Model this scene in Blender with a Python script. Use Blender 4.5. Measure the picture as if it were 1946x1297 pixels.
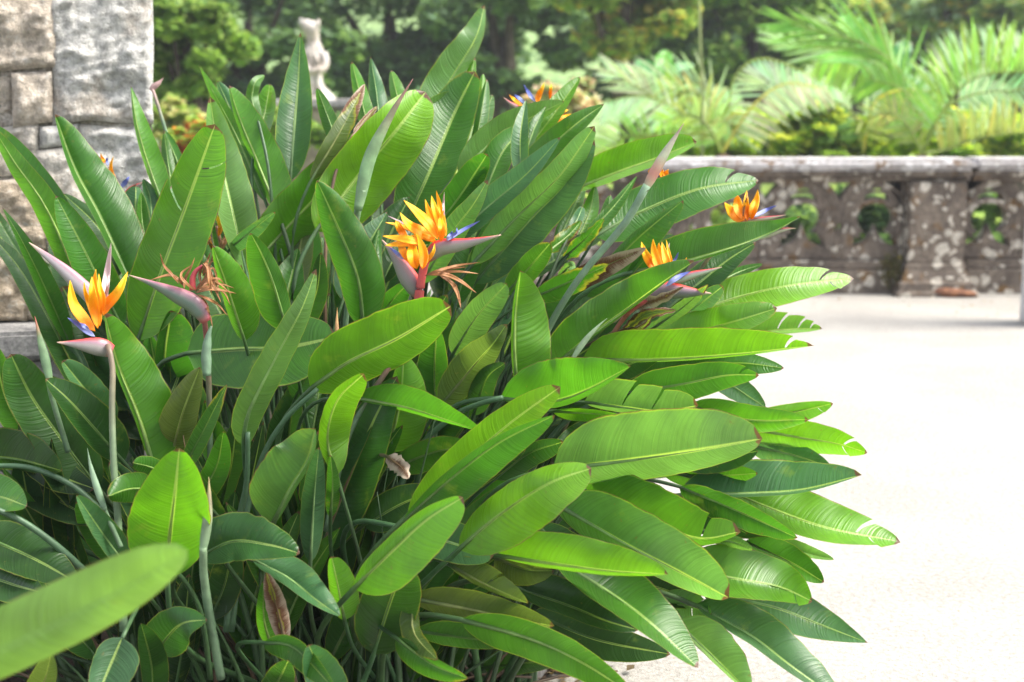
import bpy, bmesh, math, random
from mathutils import Vector, Matrix, noise
C = bpy.context
scene = C.scene
for o in list(bpy.data.objects): bpy.data.objects.remove(o)
col = scene.collection
rnd = random.Random(7)
R = math.radians

# ---------------- camera, sky, sun, exposure ----------------
PITCH = R(10.4); CAMZ = 1.5; FPX = 50/36*1946
cam_d = bpy.data.cameras.new('camera'); cam = bpy.data.objects.new('camera', cam_d); col.objects.link(cam)
cam.location = (0, 0, CAMZ); cam.rotation_euler = (math.pi/2 - PITCH, 0, 0)
cam_d.lens = 50; cam_d.sensor_width = 36; cam_d.clip_start = 0.05; cam_d.clip_end = 2000
cam_d.dof.use_dof = True; cam_d.dof.focus_distance = 3.0; cam_d.dof.aperture_fstop = 3.4
scene.camera = cam
SUN_EL = 54; SUN_AZ = 92     # azimuth from +Y towards +X: the sun stands behind the plants, to the right
w = bpy.data.worlds.new('World'); scene.world = w; w.use_nodes = True
nt = w.node_tree; bg = nt.nodes['Background']
sky = nt.nodes.new('ShaderNodeTexSky'); sky.sky_type = 'NISHITA'; sky.sun_disc = False
sky.sun_elevation = R(SUN_EL); sky.sun_rotation = R(SUN_AZ); sky.dust_density = 3.5; sky.air_density = 1.0
hsv = nt.nodes.new('ShaderNodeHueSaturation'); hsv.inputs['Saturation'].default_value = .45; nt.links.new(sky.outputs[0], hsv.inputs['Color']); nt.links.new(hsv.outputs[0], bg.inputs[0]); bg.inputs[1].default_value = 0.15
sd = bpy.data.lights.new('sun', 'SUN'); sd.energy = 2.6; sd.angle = R(24); sd.color = (1, .95, .86)
sun = bpy.data.objects.new('sun', sd); col.objects.link(sun)
sv = Vector((math.sin(R(SUN_AZ))*math.cos(R(SUN_EL)), math.cos(R(SUN_AZ))*math.cos(R(SUN_EL)), math.sin(R(SUN_EL))))
sun.rotation_euler = (-sv).to_track_quat('-Z', 'Y').to_euler(); sun.location = sv*30
vs = scene.view_settings; vs.view_transform = 'Standard'; vs.look = 'None'; vs.gamma = 1; vs.exposure = 1.42
scene.cycles.max_bounces = 8; scene.cycles.transmission_bounces = 6; scene.cycles.transparent_max_bounces = 6
scene.cycles.use_denoising = True

CAM = Vector((0, 0, CAMZ)); RT = Vector((1, 0, 0))
FW = Vector((0, math.cos(PITCH), -math.sin(PITCH))); UP = Vector((0, math.sin(PITCH), math.cos(PITCH)))
def P(x, y, d):
    "the place in the garden seen at photograph position (x, y), d metres ahead"
    return CAM + FW*d + RT*((x-973)/FPX*d) + UP*((648.5-y)/FPX*d)
def G(x, y, z=0.0):
    "ground point at height z seen at photograph position (x, y)"
    r = FW + RT*((x-973)/FPX) + UP*((648.5-y)/FPX)
    return CAM + r*((z-CAMZ)/r.z)
def AT(x, y, Y):
    "point seen at (x, y) on the vertical plane Y metres away"
    r = FW + RT*((x-973)/FPX) + UP*((648.5-y)/FPX)
    return CAM + r*(Y/r.y)

# ---------------- materials ----------------
class N:
    def __init__(s, name):
        s.m = bpy.data.materials.new(name); s.m.use_nodes = True; s.t = s.m.node_tree; s.t.nodes.clear()
        s.out = s.n('ShaderNodeOutputMaterial')
    def n(s, k, **kw):
        q = s.t.nodes.new(k)
        for a, b in kw.items(): setattr(q, a, b)
        return q
    def put(s, sock, v):
        if hasattr(v, 'links') or hasattr(v, 'is_output'): s.t.links.new(v, sock)
        elif isinstance(v, (tuple, list)) and sock.type == 'RGBA': sock.default_value = (*v[:3], 1)
        else: sock.default_value = v
    def math(s, op, a, b=0.0, c=None, clamp=False):
        q = s.n('ShaderNodeMath', operation=op, use_clamp=clamp)
        s.put(q.inputs[0], a); s.put(q.inputs[1], b)
        if c is not None: s.put(q.inputs[2], c)
        return q.outputs[0]
    def step(s, v, lo, hi, a=0.0, b=1.0):
        q = s.n('ShaderNodeMapRange', interpolation_type='SMOOTHSTEP'); s.put(q.inputs[0], v)
        for i, x in enumerate((lo, hi, a, b)): s.put(q.inputs[i+1], x)
        return q.outputs[0]
    def noise(s, vec, scale, detail=3, rough=.55, dim='3D', w=None):
        q = s.n('ShaderNodeTexNoise', noise_dimensions=dim); q.inputs['Scale'].default_value = scale
        q.inputs['Detail'].default_value = detail; q.inputs['Roughness'].default_value = rough
        if dim != '1D' and vec is not None: s.put(q.inputs['Vector'], vec)
        if w is not None: s.put(q.inputs['W'], w)
        return q.outputs[0]
    def voro(s, vec, scale, feature='F1', rand=1.0):
        q = s.n('ShaderNodeTexVoronoi', feature=feature); q.inputs['Scale'].default_value = scale
        q.inputs['Randomness'].default_value = rand; s.put(q.inputs['Vector'], vec)
        return q
    def mix(s, f, a, b, mode='MIX'):
        q = s.n('ShaderNodeMix', data_type='RGBA', blend_type=mode); s.put(q.inputs[0], f)
        s.put(q.inputs[6], a); s.put(q.inputs[7], b); return q.outputs[2]
    def scale(s, c, f):
        return s.vm('SCALE', c, f)
    def vm(s, op, a, f):
        q = s.n('ShaderNodeVectorMath', operation=op); s.put(q.inputs[0], a); s.put(q.inputs['Scale'], f); return q.outputs[0]
    def attr(s, name):
        return s.n('ShaderNodeAttribute', attribute_name=name)
    def sep(s, v):
        q = s.n('ShaderNodeSeparateXYZ'); s.put(q.inputs[0], v); return q.outputs
    def coord(s, k='Object'):
        return s.n('ShaderNodeTexCoord').outputs[k]
    def pos(s):
        return s.n('ShaderNodeNewGeometry').outputs['Position']
    def bump(s, h, strength=.5, dist=.01):
        q = s.n('ShaderNodeBump'); q.inputs['Strength'].default_value = strength
        q.inputs['Distance'].default_value = dist; s.put(q.inputs['Height'], h); return q.outputs[0]
    def bsdf(s, color, rough=.6, normal=None, spec=.5, trans=None, tcol=None, **kw):
        b = s.n('ShaderNodeBsdfPrincipled'); s.put(b.inputs['Base Color'], color); s.put(b.inputs['Roughness'], rough)
        s.put(b.inputs['Specular IOR Level'], spec)
        for k, v in kw.items(): s.put(b.inputs[k], v)
        if normal is not None: s.put(b.inputs['Normal'], normal)
        sh = b.outputs[0]
        if trans is not None:
            t = s.n('ShaderNodeBsdfTranslucent'); s.put(t.inputs[0], tcol)
            if normal is not None: s.put(t.inputs['Normal'], normal)
            x = s.n('ShaderNodeMixShader'); s.put(x.inputs[0], trans)
            s.t.links.new(sh, x.inputs[1]); s.t.links.new(t.outputs[0], x.inputs[2]); sh = x.outputs[0]
        s.t.links.new(sh, s.out.inputs[0]); return s.m

def mat_leaf():
    k = N('strelitzia_leaf')
    lf = k.sep(k.attr('lf').outputs['Vector']); lg = k.sep(k.attr('lg').outputs['Vector'])
    t, v, sl = lf[0], lf[1], lf[2]; dry, rn, wd = lg[0], lg[1], lg[2]
    base = k.attr('col').outputs['Color']
    av = k.math('ABSOLUTE', v)
    c = k.math('SUBTRACT', sl, k.math('MULTIPLY', k.math('ADD', k.math('MULTIPLY', av, .22), k.math('MULTIPLY', k.math('POWER', av, 3.0), .30)), wd))
    c = k.math('ADD', c, k.math('MULTIPLY', rn, 37.0))
    c2 = k.math('ADD', c, k.math('MULTIPLY', k.math('SIGN', v), 3.3))
    v1 = k.noise(None, 150, 2, .6, '1D', c2)          # broad ribs
    v2 = k.noise(None, 420, 1, .5, '1D', c2)           # fine veins
    pos = k.pos()
    blot = k.noise(pos, 9, 3, .6)
    f = k.math('MULTIPLY_ADD', k.step(v1, .30, .70), .13, .92)
    f = k.math('ADD', f, k.math('MULTIPLY', k.math('SUBTRACT', v2, .5), .06))
    f = k.math('MULTIPLY', f, k.step(blot, .3, .7, .82, 1.16)); f = k.math('MULTIPLY', f, k.math('MULTIPLY_ADD', t, .20, .88))
    colr = k.scale(base, f)
    yel = k.math('MULTIPLY', k.step(k.noise(pos, 14, 4, .65), .60, .75), .35)
    colr = k.mix(yel, colr, (.20, .26, .035))
    spots = k.math('MULTIPLY', k.step(k.noise(pos, 75, 2, .5), .70, .76), .45)
    colr = k.mix(spots, colr, (.13, .11, .03))
    # margin: yellow green line then a thin brown hem
    en = k.math('MULTIPLY', k.math('SUBTRACT', k.noise(pos, 60, 2), .5), .05)
    ae = k.math('ADD', av, en)
    tt = k.math('MAXIMUM', ae, k.math('MULTIPLY', k.step(t, .965, 1.0), .99))
    colr = k.mix(k.math('MULTIPLY', k.step(tt, .94, .98), k.math('MULTIPLY_ADD', rn, .6, .15)), colr, (.24, .36, .03))
    colr = k.mix(k.step(tt, .980, .990), colr, (.13, .075, .04))
    tipn = k.math('ADD', k.math('ADD', t, k.math('MULTIPLY', k.math('SUBTRACT', k.noise(pos, 50, 2), .5), .03)), k.math('MULTIPLY', rn, .018))
    colr = k.mix(k.step(tipn, .982, .990), colr, (.10, .05, .03))
    # midrib
    rib = k.step(av, .075, .035)
    colr = k.mix(k.math('MULTIPLY', rib, k.math('MULTIPLY_ADD', rn, .5, .4)), colr, (.34, .46, .12))
    # dry patches from the tip and the margin
    dn = k.math('SUBTRACT', k.noise(pos, 26, 4, .6), .5)
    dv = k.math('ADD', k.math('ADD', dry, k.math('MULTIPLY', dn, .55)), k.math('MULTIPLY', k.math('SUBTRACT', av, .6), k.math('MULTIPLY', k.step(dry, .02, .3), .35)))
    yl = k.step(dv, .38, .52); br = k.step(dv, .52, .56); wt = k.step(k.math('ADD', dv, k.math('MULTIPLY', v2, .25)), .72, .98)
    colr = k.mix(yl, colr, (.20, .19, .025)); colr = k.mix(br, colr, (.13, .055, .025)); colr = k.mix(wt, colr, (.42, .33, .25))
    tm = k.n('ShaderNodeVectorMath', operation='MULTIPLY'); k.put(tm.inputs[0], colr); tm.inputs[1].default_value = (2.8, 2.9, 1.2); tcol = tm.outputs[0]
    tcol = k.mix(br, tcol, k.scale(colr, .6))
    h = k.math('ADD', k.math('MULTIPLY', v1, 1.0), k.math('MULTIPLY', v2, .22))
    nr = k.bump(h, .34, .006)
    return k.bsdf(colr, k.math('MULTIPLY_ADD', br, .35, .36), nr, .45, trans=k.math('MULTIPLY_ADD', br, -.2, .30), tcol=tcol)
def mat_stalk():
    k = N('strelitzia_stalk')
    base = k.attr('col').outputs['Color']; t = k.sep(k.attr('lf').outputs['Vector'])[0]
    n = k.noise(k.pos(), 30, 3)
    c = k.scale(base, k.step(n, .3, .7, .75, 1.2))
    return k.bsdf(c, .45, None, .4, **{'Subsurface Weight': 0.0})
def mat_petal(name, col1, col2, tr=.3):
    k = N(name); lf = k.sep(k.attr('lf').outputs['Vector'])
    n = k.noise(None, 260, 2, .6, '1D', k.math('ADD', lf[1], k.math('MULTIPLY', lf[2], .6)))
    c = k.mix(k.step(k.math('ADD', lf[0], k.math('MULTIPLY', k.math('SUBTRACT', n, .5), .5)), .1, .7), col1, col2)
    return k.bsdf(c, .42, k.bump(n, .25, .002), .35, trans=tr, tcol=c)
def mat_spathe():
    k = N('flower_beak'); lf = k.sep(k.attr('lf').outputs['Vector']); base = k.attr('col').outputs['Color']
    t, up = lf[0], lf[1]
    n = k.noise(k.pos(), 60, 3)
    un = k.math('ADD', up, k.math('MULTIPLY', k.math('SUBTRACT', n, .5), .25))
    c = k.mix(k.step(un, -.2, .6), base, (.26, .15, .19)); c = k.mix(k.math('MULTIPLY', k.step(un, -.3, -.9), .6), c, (.14, .17, .10))
    red = k.sep(k.attr('lg').outputs['Vector'])[0]; c = k.mix(k.math('MULTIPLY', k.step(un, .50, .80), red), c, (.62, .05, .035))
    c = k.mix(k.math('MULTIPLY', k.step(t, .12, .0), .7), c, (.46, .06, .07))
    c = k.mix(k.math('MULTIPLY', k.step(t, .78, 1.0), .8), c, (.60, .42, .30))
    c = k.scale(c, k.step(k.noise(None, 120, 2, .5, '1D', k.math('MULTIPLY', up, .5)), .3, .7, .82, 1.15))
    return k.bsdf(c, .38, k.bump(n, .15, .002), .45)
def mat_plain(name, c, rough=.6, var=.25, scale=12, bump=.2, dist=.01, c2=None, spec=.4, trans=None):
    k = N(name); p = k.pos(); n = k.noise(p, scale, 4, .6)
    cc = k.scale(k.mix(k.step(n, .35, .65), c, c2 or c), k.step(k.noise(p, scale*2.7, 3), .3, .7, 1-var, 1+var))
    return k.bsdf(cc, rough, k.bump(n, bump, dist), spec, trans=trans, tcol=cc if trans else None)
def mat_foliage(name, tr=.35, rough=.5):
    k = N(name); base = k.attr('col').outputs['Color']
    n = k.noise(k.pos(), 3.0, 2)
    c = k.scale(base, k.step(n, .3, .7, .8, 1.2))
    return k.bsdf(c, rough, None, .4, trans=tr, tcol=k.mix(.35, k.scale(c, 2.6), (.36, .50, .05)))
def mat_granite():
    k = N('rough_granite'); p = k.coord('Object'); base = k.attr('col').outputs['Color']
    n1 = k.noise(p, 6, 5, .6); n2 = k.noise(p, 45, 5, .7); n3 = k.noise(p, 260, 3, .7)
    c = k.mix(k.math('MULTIPLY', k.step(n1, .5, .72), .45), base, (.34, .22, .11))
    c = k.mix(k.math('MULTIPLY', k.step(n2, .52, .64), .45), c, (.64, .63, .60))
    c = k.scale(c, k.step(n2, .34, .60, .74, 1.22))
    c = k.mix(k.math('MULTIPLY', k.step(n3, .60, .68), .45), c, (.11, .10, .09))
    c = k.mix(k.math('MULTIPLY', k.step(n3, .42, .34), .4), c, (.62, .60, .56))
    hh = k.math('ADD', k.math('MULTIPLY', n2, .8), k.math('MULTIPLY', n3, .25))
    return k.bsdf(c, .9, k.bump(hh, 1.0, .035), .2)
def mat_lichen(name, base, dark, spot=(.50, .47, .40), amt=1.0):
    k = N(name); p = k.pos()
    pw = k.n('ShaderNodeVectorMath', operation='ADD'); k.put(pw.inputs[0], p)
    nz = k.n('ShaderNodeTexNoise'); nz.inputs['Scale'].default_value = 9; k.put(nz.inputs['Vector'], p)
    sc = k.n('ShaderNodeVectorMath', operation='SCALE'); k.put(sc.inputs[0], nz.outputs[1]); sc.inputs['Scale'].default_value = .12
    k.put(pw.inputs[1], sc.outputs[0]); q = pw.outputs[0]
    n = k.noise(p, 5, 5, .65); n2 = k.noise(p, 30, 4, .65)
    c = k.mix(k.step(n, .38, .62), base, dark)
    c = k.mix(k.math('MULTIPLY', k.step(k.noise(p, 7, 3), .56, .66), .7), c, (.16, .085, .025))
    vo = k.voro(q, 8.0); vo2 = k.voro(q, 19.0)
    hs = k.sep(vo.outputs['Color'])[0]
    s1 = k.math('MULTIPLY', k.step(vo.outputs['Distance'], .36, .28), k.step(hs, .42, .46))
    hs2 = k.sep(vo2.outputs['Color'])[1]
    s2 = k.math('MULTIPLY', k.step(vo2.outputs['Distance'], .40, .30), k.step(hs2, .58, .62))
    s = k.math('MULTIPLY', k.math('MAXIMUM', s1, s2), amt)
    c = k.mix(s, c, spot); c = k.scale(c, k.step(n2, .3, .7, .72, 1.25))
    return k.bsdf(c, .9, k.bump(k.math('ADD', n2, k.math('MULTIPLY', s, .3)), .6, .012), .2)
def mat_path():
    k = N('pale_sandy_path'); p = k.pos()
    n1 = k.noise(p, 1.2, 4, .6); n2 = k.noise(p, 60, 4, .7); n3 = k.noise(p, 260, 2, .6)
    c = k.mix(k.step(n1, .35, .65), (.35, .33, .30), (.41, .39, .355))
    c = k.scale(c, k.step(n2, .3, .7, .74, 1.16))
    vo = k.voro(p, 42); g = k.math('MULTIPLY', k.step(vo.outputs['Distance'], .22, .14), k.step(k.sep(vo.outputs['Color'])[0], .82, .86))
    c = k.mix(k.math('MULTIPLY', g, .6), c, (.24, .18, .13))
    c = k.mix(k.math('MULTIPLY', k.step(n3, .62, .70), .3), c, (.22, .19, .16))
    return k.bsdf(c, .95, k.bump(k.math('ADD', n2, k.math('MULTIPLY', n3, .6)), .7, .01), .15)
def mat_soil():
    k = N('dark_soil'); p = k.pos(); n = k.noise(p, 35, 5, .7); n2 = k.noise(p, 120, 3)
    c = k.mix(k.step(n, .35, .65), (.022, .015, .010), (.075, .052, .036))
    c = k.mix(k.step(n2, .66, .72), c, (.16, .12, .09))
    return k.bsdf(c, .95, k.bump(n, 1.0, .03), .15)

M = dict(leaf=mat_leaf(), stalk=mat_stalk(), spathe=mat_spathe(),
    orange=mat_petal('orange_sepal', (1.0, .34, .004), (1.0, .56, .015)),
    blue=mat_petal('blue_tongue', (.30, .34, .62), (.16, .20, .58), .2),
    pink=mat_petal('pale_pink_sepal', (.62, .40, .42), (.66, .50, .50), .25),
    wither=mat_petal('withered_sepal', (.30, .13, .05), (.42, .20, .08), .2),
    red=mat_petal('red_neck', (.50, .04, .06), (.45, .06, .05), .1),
    granite=mat_granite(), mortar=mat_plain('lime_mortar', (.36, .33, .29), .95, .3, 40, .9, .012, (.22, .19, .16), .1), path=mat_path(), soil=mat_soil(),
    balus=mat_lichen('lichen_stone', (.185, .15, .12), (.105, .085, .07), (.52, .48, .41), .85),
    rail=mat_lichen('pale_weathered_rail', (.46, .44, .44), (.30, .28, .27), (.56, .55, .55)),
    plinth=mat_plain('grey_plinth_stone', (.30, .29, .28), .9, .25, 40, .6, .006, (.22, .21, .21), .2),
    white_stone=mat_plain('pale_statue_stone', (.54, .51, .48), .9, .18, 7, .5, .02, (.40, .35, .30), .2),
    parapet=mat_plain('warm_parapet_stone', (.36, .30, .24), .9, .25, 5, .5, .02, (.24, .20, .17), .2),
    bark=mat_plain('tree_bark', (.05, .038, .03), .95, .3, 6, .8, .03, (.09, .075, .06), .1),
    palm_bark=mat_plain('palm_fibre', (.16, .10, .07), .95, .3, 9, .9, .03, (.09, .06, .045), .1),
    foliage=mat_foliage('tree_leaves'), palm=mat_foliage('palm_leaflets', .45, .30),
    column=mat_plain('pale_painted_column', (.62, .60, .60), .8, .12, 10, .3, .006, (.52, .49, .48), .2),
    dead=mat_plain('dry_brown_sheath', (.26, .12, .06), .8, .35, 22, .5, .01, (.12, .05, .03), .3),
    hillm=mat_plain('wooded_slope', (.14, .22, .09), .95, .4, 1.2, .8, .05, (.22, .32, .12), .1), garden=mat_plain('sunny_lawn', (.15, .25, .04), .95, .3, 1.5, .8, .05, (.27, .36, .06), .1),
    cane=mat_plain('thin_green_cane', (.22, .27, .10), .6, .2, 10, .1, .002),
    moss=mat_plain('brown_moss', (.10, .075, .02), .95, .4, 40, 1, .02, (.06, .07, .02), .1),
    pebble=mat_plain('grey_edging_stone', (.20, .19, .18), .9, .3, 30, .6, .008, (.12, .11, .10), .2))

# ---------------- object helpers ----------------
def tag(o, label=None, cat=None, group=None, kind=None):
    if label: o['label'] = label
    if cat: o['category'] = cat
    if group: o['group'] = group
    if kind: o['kind'] = kind
    return o
def empty(name, loc=(0, 0, 0)):
    o = bpy.data.objects.new(name, None); o.location = loc; o.empty_display_size = .1; col.objects.link(o); return o
class MB:
    "collects vertices, faces and per-vertex attributes for one mesh"
    def __init__(s): s.v = []; s.f = []; s.lf = []; s.lg = []; s.c = []
    def add(s, vs_, fs, lf=None, lg=None, c=None):
        b = len(s.v); s.v += [tuple(x) for x in vs_]; s.f += [tuple(b+i for i in f) for f in fs]
        n = len(vs_); s.lf += lf or [(0, 0, 0)]*n; s.lg += lg or [(0, 0, 0)]*n
        s.c += (c if isinstance(c, list) else [c or (.5, .5, .5)]*n)
    def build(s, name, mat, parent=None, smooth=True):
        me = bpy.data.meshes.new(name)
        org = Vector(s.v[0]) if s.v else Vector()
        if parent is not None:
            inv = parent.matrix_world_translation if hasattr(parent, 'matrix_world_translation') else WL(parent)
        else: inv = Vector()
        off = Vector(org)
        me.from_pydata([(x-off.x, y-off.y, z-off.z) for x, y, z in s.v], [], s.f)
        for nm, dat, ty in (('lf', s.lf, 'FLOAT_VECTOR'), ('lg', s.lg, 'FLOAT_VECTOR')):
            a = me.attributes.new(nm, ty, 'POINT'); a.data.foreach_set('vector', [q for x in dat for q in x])
        a = me.attributes.new('col', 'FLOAT_COLOR', 'POINT'); a.data.foreach_set('color', [q for x in s.c for q in (*x[:3], 1)])
        if smooth: me.polygons.foreach_set('use_smooth', [True]*len(me.polygons))
        me.materials.append(mat); me.update()
        o = bpy.data.objects.new(name, me); col.objects.link(o)
        if parent is not None: o.parent = parent; o.location = off - inv
        else: o.location = off
        return o
def WL(o):
    p = Vector(o.location)
    while o.parent: o = o.parent; p = p + Vector(o.location)
    return p
def spline(pts, t):
    "Catmull-Rom through pts, t in 0..1"
    n = len(pts)-1; x = min(max(t, 0), 1)*n; i = min(int(x), n-1); u = x-i
    p1, p2 = pts[i], pts[i+1]
    p0 = pts[i-1] if i > 0 else p1*2-p2
    p3 = pts[i+2] if i+2 <= n else p2*2-p1
    return ((p1*2) + (p2-p0)*u + (p0*2-p1*5+p2*4-p3)*u*u + (p1*3-p0-p2*3+p3)*u**3)*.5
def arc_spline(pts, n):
    "n+1 points evenly spaced along the curve"
    m = 60; s = [spline(pts, i/m) for i in range(m+1)]; L = [0]
    for a, b in zip(s, s[1:]): L.append(L[-1]+(b-a).length)
    return s, L
def sample(sL, t):
    s, L = sL; x = t*L[-1]
    lo = 0
    while lo < len(L)-2 and L[lo+1] < x: lo += 1
    u = (x-L[lo])/max(L[lo+1]-L[lo], 1e-9)
    return s[lo].lerp(s[lo+1], min(max(u, 0), 1.2))
def tube(mb, pts, rads, seg=7, c=(.1, .2, .05), flat=1.0, cols=None, cap=True, n=None):
    n = n or max(6, len(pts)*4); sL = arc_spline(pts, n); rings = []; vs_ = []; lf = []; cc = []
    up0 = Vector((0, 0, 1))
    for i in range(n+1):
        t = i/n; p = sample(sL, t); q = sample(sL, min(t+.02, 1)) - sample(sL, max(t-.02, 0)); q.normalize()
        s = q.cross(up0)
        if s.length < .15: s = q.cross(Vector((0, 1, 0)))
        s.normalize(); uu = s.cross(q)
        x = t*(len(rads)-1); j = min(int(x), len(rads)-2); r = rads[j]+(rads[j+1]-rads[j])*(x-j)
        if cols: j2 = t*(len(cols)-1); a = min(int(j2), len(cols)-2); k = j2-a; cx = tuple(cols[a][m]*(1-k)+cols[a+1][m]*k for m in range(3))
        else: cx = c
        for g in range(seg):
            an = 2*math.pi*g/seg; vs_.append(p + s*(math.cos(an)*r*flat) + uu*(math.sin(an)*r)); lf.append((t, math.sin(an), t*sL[1][-1])); cc.append(cx)
    fs = [(i*seg+g, i*seg+(g+1) % seg, (i+1)*seg+(g+1) % seg, (i+1)*seg+g) for i in range(n) for g in range(seg)]
    if cap: fs += [tuple(range(seg))[::-1], tuple(n*seg+g for g in range(seg))]
    mb.add(vs_, fs, lf, None, cc)
def box(mb, a, b, c=(.5, .5, .5)):
    x0, y0, z0 = a; x1, y1, z1 = b
    v = [(x0,y0,z0),(x1,y0,z0),(x1,y1,z0),(x0,y1,z0),(x0,y0,z1),(x1,y0,z1),(x1,y1,z1),(x0,y1,z1)]
    mb.add([Vector(q) for q in v], [(0,3,2,1),(4,5,6,7),(0,1,5,4),(1,2,6,5),(2,3,7,6),(3,0,4,7)], c=c)
# ---------------- setting: ground, path, bed ----------------
def sheet(name, pts, z, mat, kind='structure', sub=0, amp=0):
    bm = bmesh.new(); f = bm.faces.new([bm.verts.new((x, y, z)) for x, y in pts])
    if sub:
        bmesh.ops.triangulate(bm, faces=[f]); 
        for _ in range(sub): bmesh.ops.subdivide_edges(bm, edges=bm.edges[:], cuts=1, use_grid_fill=True)
        for v in bm.verts:
            v.co.z += amp*noise.noise(v.co*6) + amp*.5*noise.noise(v.co*19)
    me = bpy.data.meshes.new(name); bm.to_mesh(me); bm.free(); me.materials.append(mat)
    if sub: me.polygons.foreach_set('use_smooth', [True]*len(me.polygons))
    o = bpy.data.objects.new(name, me); col.objects.link(o); o['kind'] = kind; return o
sheet('ground', [(-70, -12), (70, -12), (70, 110), (-70, 110)], -.60, M['garden'])
mb = MB(); box(mb, (-14, -6, -.58), (14, 10.75, 0)); pth = mb.build('path', M['path'], smooth=False); pth['kind'] = 'structure'
bed = [G(800, 1700), G(1010, 1330), G(1085, 1262), G(1120, 1200), G(1100, 1120), G(1110, 980), G(1080, 860), G(1000, 720), G(960, 610), G(300, 590), G(-500, 600), G(-1500, 800), G(-1600, 3500), G(500, 3800)]  # bed extended out of sight to darken gaps and cut bounce off the path
bl = []
for i, p in enumerate(bed):
    q = bed[(i+1) % len(bed)]
    for k in range(8):
        t = k/8; r = p.lerp(q, t); bl.append((r.x+.03*noise.noise(r*7), r.y+.03*noise.noise(r*7+Vector((3, 1, 0)))))
sheet('soil_bed', bl, .012, M['soil'], sub=3, amp=.012)
# distant wooded slope closing the view
def slope():
    bm = bmesh.new(); nx, ny = 70, 14; vs_ = []
    for j in range(ny+1):
        for i in range(nx+1):
            x = -60+120*i/nx; y = 46+55*j/ny
            z = -.6 + 22*(j/ny)**1.1 + 3*noise.noise(Vector((x*.04, y*.05, 1))) + 1.2*noise.noise(Vector((x*.2, y*.2, 5)))
            if j == 0: z = -.7
            vs_.append(bm.verts.new((x, y, z)))
    for j in range(ny):
        for i in range(nx):
            a = j*(nx+1)+i; bm.faces.new((vs_[a], vs_[a+1], vs_[a+nx+2], vs_[a+nx+1]))
    me = bpy.data.meshes.new('hill'); bm.to_mesh(me); bm.free(); me.materials.append(M['hillm'])
    me.polygons.foreach_set('use_smooth', [True]*len(me.polygons))
    o = bpy.data.objects.new('hill', me); col.objects.link(o); o['kind'] = 'structure'
slope()

# ---------------- stone pillar ----------------
PY = 4.25
def rough_block(mb, x0, z0, x1, z1, y0, y1, tint, amp=.012, rad=.02):
    W_, H_, D_ = x1-x0, z1-z0, y1-y0; cx, cz, cy = (x0+x1)/2, (z0+z1)/2, (y0+y1)/2
    nx, nz, ny = max(4, int(W_/.010)), max(4, int(H_/.010)), 8
    off = Vector((x0*3.1, z0*5.7, tint[0]*40))
    def pt(x, y, z):
        p = Vector((x, y, z)); q = p.copy()
        # wobbling outline and rounded arrises
        ex = min(x-x0, x1-x)/rad; ez = min(z-z0, z1-z)/rad
        e = max(0, 1-min(ex, ez)); fr = 1 if y < y0+1e-4 else 0
        n = noise.fractal(p*9+off, .8, 2.1, 5)*amp*1.7 + abs(noise.noise(Vector((p.x*16+p.z*9, p.y*16, p.z*30-p.x*8))+off))*amp*1.9 + noise.noise(p*3.2+off)*amp*.9
        q.y = y + (e*e*rad*.8 - n*(1-.5*min(1, e)) if fr else 0)
        wob = noise.noise(Vector((x*6, z*6, y*6))+off)*.009
        q.x += .022*noise.noise(Vector((x*3.3, 7, z*3.3))); q.z += .026*noise.noise(Vector((x*2.8, 1, z*2.8)))
        q.x += wob*(1 if (x > x1-.03 or x < x0+.03) else .3) ; q.z += noise.noise(Vector((z*5, x*8, 3))+off)*.008
        return q
    def grid(f, na, nb):
        vs_ = [f(i/na, j/nb) for j in range(nb+1) for i in range(na+1)]
        mb.add(vs_, [(j*(na+1)+i, j*(na+1)+i+1, (j+1)*(na+1)+i+1, (j+1)*(na+1)+i) for j in range(nb) for i in range(na)], c=tint)
    grid(lambda u, v: pt(x0+u*W_, y0, z0+v*H_), nx, nz)
    grid(lambda u, v: pt(x1, y0+u*D_, z0+v*H_) if u > 0 else pt(x1, y0, z0+v*H_), ny, nz)
    grid(lambda u, v: pt(x0, y1-u*D_, z0+v*H_) if u < 1 else pt(x0, y0, z0+v*H_), ny, nz)
    grid(lambda u, v: pt(x0+u*W_, y0+v*D_, z1) if v > 0 else pt(x0+u*W_, y0, z1), nx, ny)
    grid(lambda u, v: pt(x0+u*W_, y1-v*D_, z0) if v < 1 else pt(x0+u*W_, y0, z0), nx, ny)
tan, gry, bge, brn = (.60, .52, .43), (.66, .645, .61), (.66, .61, .54), (.54, .44, .33)
blocks = [(-420, -60, -130, 150, bge), (-126, -60, 101, 130, tan), (107, -60, 286, 240, gry), (-90, 136, 34, 230, tan), (38, 136, 103, 238, tan), (-420, 156, -96, 330, tan),
    (-30, 236, 84, 328, bge), (88, 243, 158, 284, gry), (162, 245, 284, 392, gry), (88, 289, 158, 418, bge), (-300, 336, -40, 480, brn), (-36, 334, 84, 470, brn), (64, 474, 176, 540, bge),
    (162, 397, 281, 520, gry), (88, 422, 158, 470, bge), (-60, 474, 60, 600, brn), (180, 524, 283, 600, gry), (64, 544, 176, 600, brn), (-300, 484, -64, 600, bge)]
PX = AT(286, 300, PY).x
pil = empty('stone_pillar', (PX, PY, 0)); tag(pil, 'thick pillar of rough grey and tan granite blocks rising behind the left leaves', 'pillar')
mb = MB()
for x0, y0, x1, y1, t in blocks:
    a = AT(x0, y1, PY); b = AT(x1, y0, PY); rough_block(mb, a.x, a.z, b.x, b.z, PY + (0 if t is gry else rnd.uniform(-.014, .026)), PY+.65, t, amp=.013, rad=.020)
mb.build('masonry', M['granite'], pil); pil.rotation_euler = (0, 0, R(15))
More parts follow.
